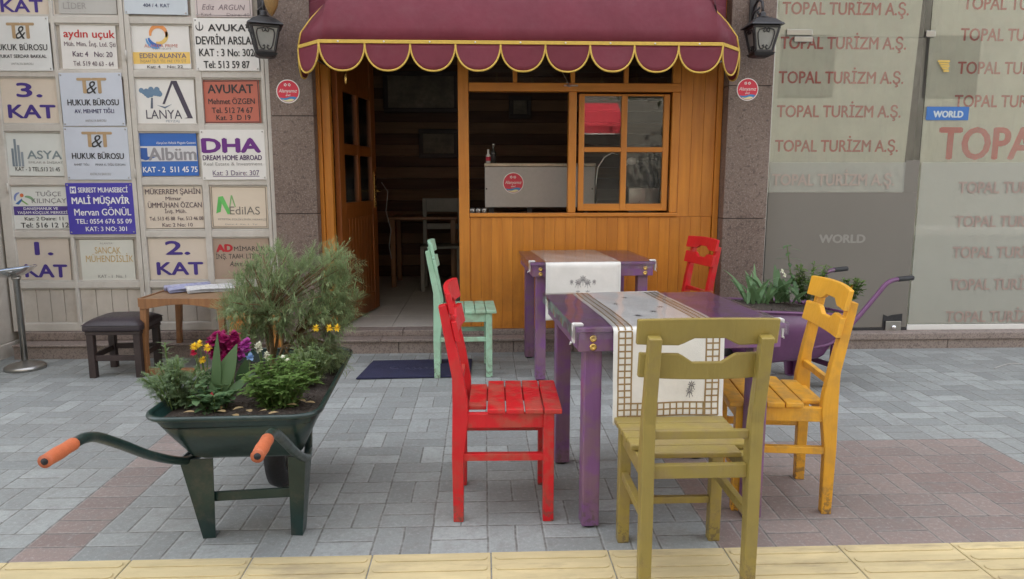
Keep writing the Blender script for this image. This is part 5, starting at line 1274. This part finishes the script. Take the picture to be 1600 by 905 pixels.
g = MB(); g.lathe([(.03, 0), (.07, .008), (.115, .03), (.145, .055), (.148, .06), (.140, .058), (.105, .034), (.06, .016), (0, .014)], 36, (0, 0, 0), mt); g.build('dish', M['chrome'], t)
o = None
g = MB(); g.box(-.06, .09, -.07, .05, .052, .060, .002, Matrix.Translation((-3.10, 4.82, .622)) @ Matrix.Rotation(math.radians(-6), 4, 'Y') @ Matrix.Rotation(.4, 4, 'Z')); tag(g.build('paper_packet', flat((.30, .42, .62))), 'pale blue paper packet lying in the metal dish', 'packet')

# doormat
a, b_, c, d = G(556, 594), G(583, 566), G(738, 563), G(735, 590)
g = MB(); bm = bmesh.new(); lo = [bm.verts.new((p.x, p.y, .003)) for p in (a, d, c, b_)]; hi = [bm.verts.new((p.x, p.y, .013)) for p in (a, d, c, b_)]
bm.faces.new(lo[::-1]); bm.faces.new(hi)
for i in range(4): bm.faces.new([lo[i], lo[(i+1) % 4], hi[(i+1) % 4], hi[i]])
bmesh.ops.bevel(bm, geom=list(bm.edges), offset=.003, segments=2, affect='EDGES'); g.bm(bm)
mt_ = tag(g.build('doormat', M['navy']), 'navy blue doormat with faint script lying before the step', 'doormat')
g = MB()
def sq(pts): g.tube(smooth_path([(x, y, .0135) for x, y in pts], 4), .0022, 5)
sq([(-.60, 4.72), (-.63, 4.70), (-.61, 4.67), (-.57, 4.68)])
x = -.52
for i in range(6):
    h_ = (.02, .05, .03, .045, .02, .05)[i]; sq([(x, 4.66), (x+.01, 4.66+h_), (x+.022, 4.665), (x+.012, 4.65), (x+.03, 4.66)]); x += .04
g.build('script_mark', M['navy2'], mt_)
g = MB(); P = smooth_path([G(1553, 577), G(1570, 571), G(1585, 569), G(1602, 571)], 4); g.tube([p+Vector((0, 0, .004)) for p in P], .004, 6); tag(g.build('thin_cord', M['kerb']), 'short pale piece of cord lying on the pavement at the right', 'cord')

# ------------------------------------------------------------------ what stands round the frame: upper storeys, the other side of the street
UB = thing('shop_building', 'rendered building rising above the shop fronts', 'building')
g = MB(); g.box(-16, 16, 5.35, 15, 2.961, 12.5); g.box(-16, 16, 5.25, 5.35, 2.9005, 12.5); g.box(-16, -3.76, 4.6, 5.25, 0, 12.5); g.box(7.01, 16, 5.2, 5.35, 0, 2.9); g.box(-16, -3.76, 5.25, 15, 0, 2.96); g.box(7.01, 16, 5.35, 15, 0, 2.96); g.box(-3.75, 7.0, 14.9, 15, 0, 2.96)
g.box(-1.0, 7, 8.45, 8.5, 0, 2.9)
g.build('wall', M['concrete'], UB)
for fz in (4.2, 7.0, 9.8):
    for k_ in range(6): g = MB(); x = -10+k_*4; g.box(x, x+1.4, 5.23, 5.249, fz, fz+1.5); g.build('window', M['dark'], UB)
OB = thing('street_building', 'cream building on the other side of the street', 'building')
g = MB(); g.box(-18, 22, -20, -9.2, -.15, 14); g.build('wall', M['facade'], OB)  # height raised to hold back low skylight and deepen the shadows
for fz in (0, 3.4, 6.2):
    for k_ in range(9 if fz else 4): g = MB(); x = -16+k_*4; g.box(x, x+(2.6 if fz == 0 else 1.5), -9.195, -9.16, fz+.1, fz+(2.5 if fz == 0 else 1.7)); g.build('window', M['dark'], OB)
g = MB()
g.prism([(-9.158, 3.30), (-8.0, 2.62), (-8.0, 2.40), (-8.02, 2.40), (-8.02, 2.60), (-9.158, 3.26)], 1.6, 3.65, 'x'); rt_ = tag(g.build('red_awning', M['awn2']), 'red sloping awning across the street, mirrored in the window panes', 'awning')
g = MB(); g.box(1.6, 3.65, -7.998, -7.985, 2.40, 2.43); g.build('edge_strip', M['clip'], rt_)
def tree(x, y, h, r, lab):
    t = thing('street_tree', lab, 'tree', (x, y, -.15)); g = MB()
    g.tube(smooth_path([(0, 0, 0), (.05, .02, h*.3), (0, .05, h*.55)], 4), [.14, .135, .13, .125, .12, .115, .11, .10, .09], 10)
    for i in range(7): a = i*.9; g.tube(smooth_path([(0, .05, h*.5), (r*.3*math.cos(a), r*.3*math.sin(a), h*.65), (r*.7*math.cos(a), r*.7*math.sin(a), h*.8)], 3), [.05, .045, .04, .035, .03, .02, .015], 6)
    g.build('trunk', M['bark'], t); fo = MB()
    cl = [(Vector((r*.75*math.cos(i*2.4)*math.sqrt((i+.5)/22), r*.75*math.sin(i*2.4)*math.sqrt((i+.5)/22), h*random.uniform(.55, .98))), random.uniform(.35, .6)*r*.7) for i in range(22)]
    for c_, rr in cl:
        for i in range(130): leaf(fo, c_+rv()*rr*random.random()**.4, rv(), .16, .09, .2, .1, 2)
    fo.build('crown', F['tree'], t)
tree(4.6, -6.0, 6.0, 2.0, 'green street tree across the street, mirrored in the right panes'); tree(-5.5, -8.2, 6.5, 2.0, 'green street tree across the street at the left')

bpy.data.objects.remove(_to)
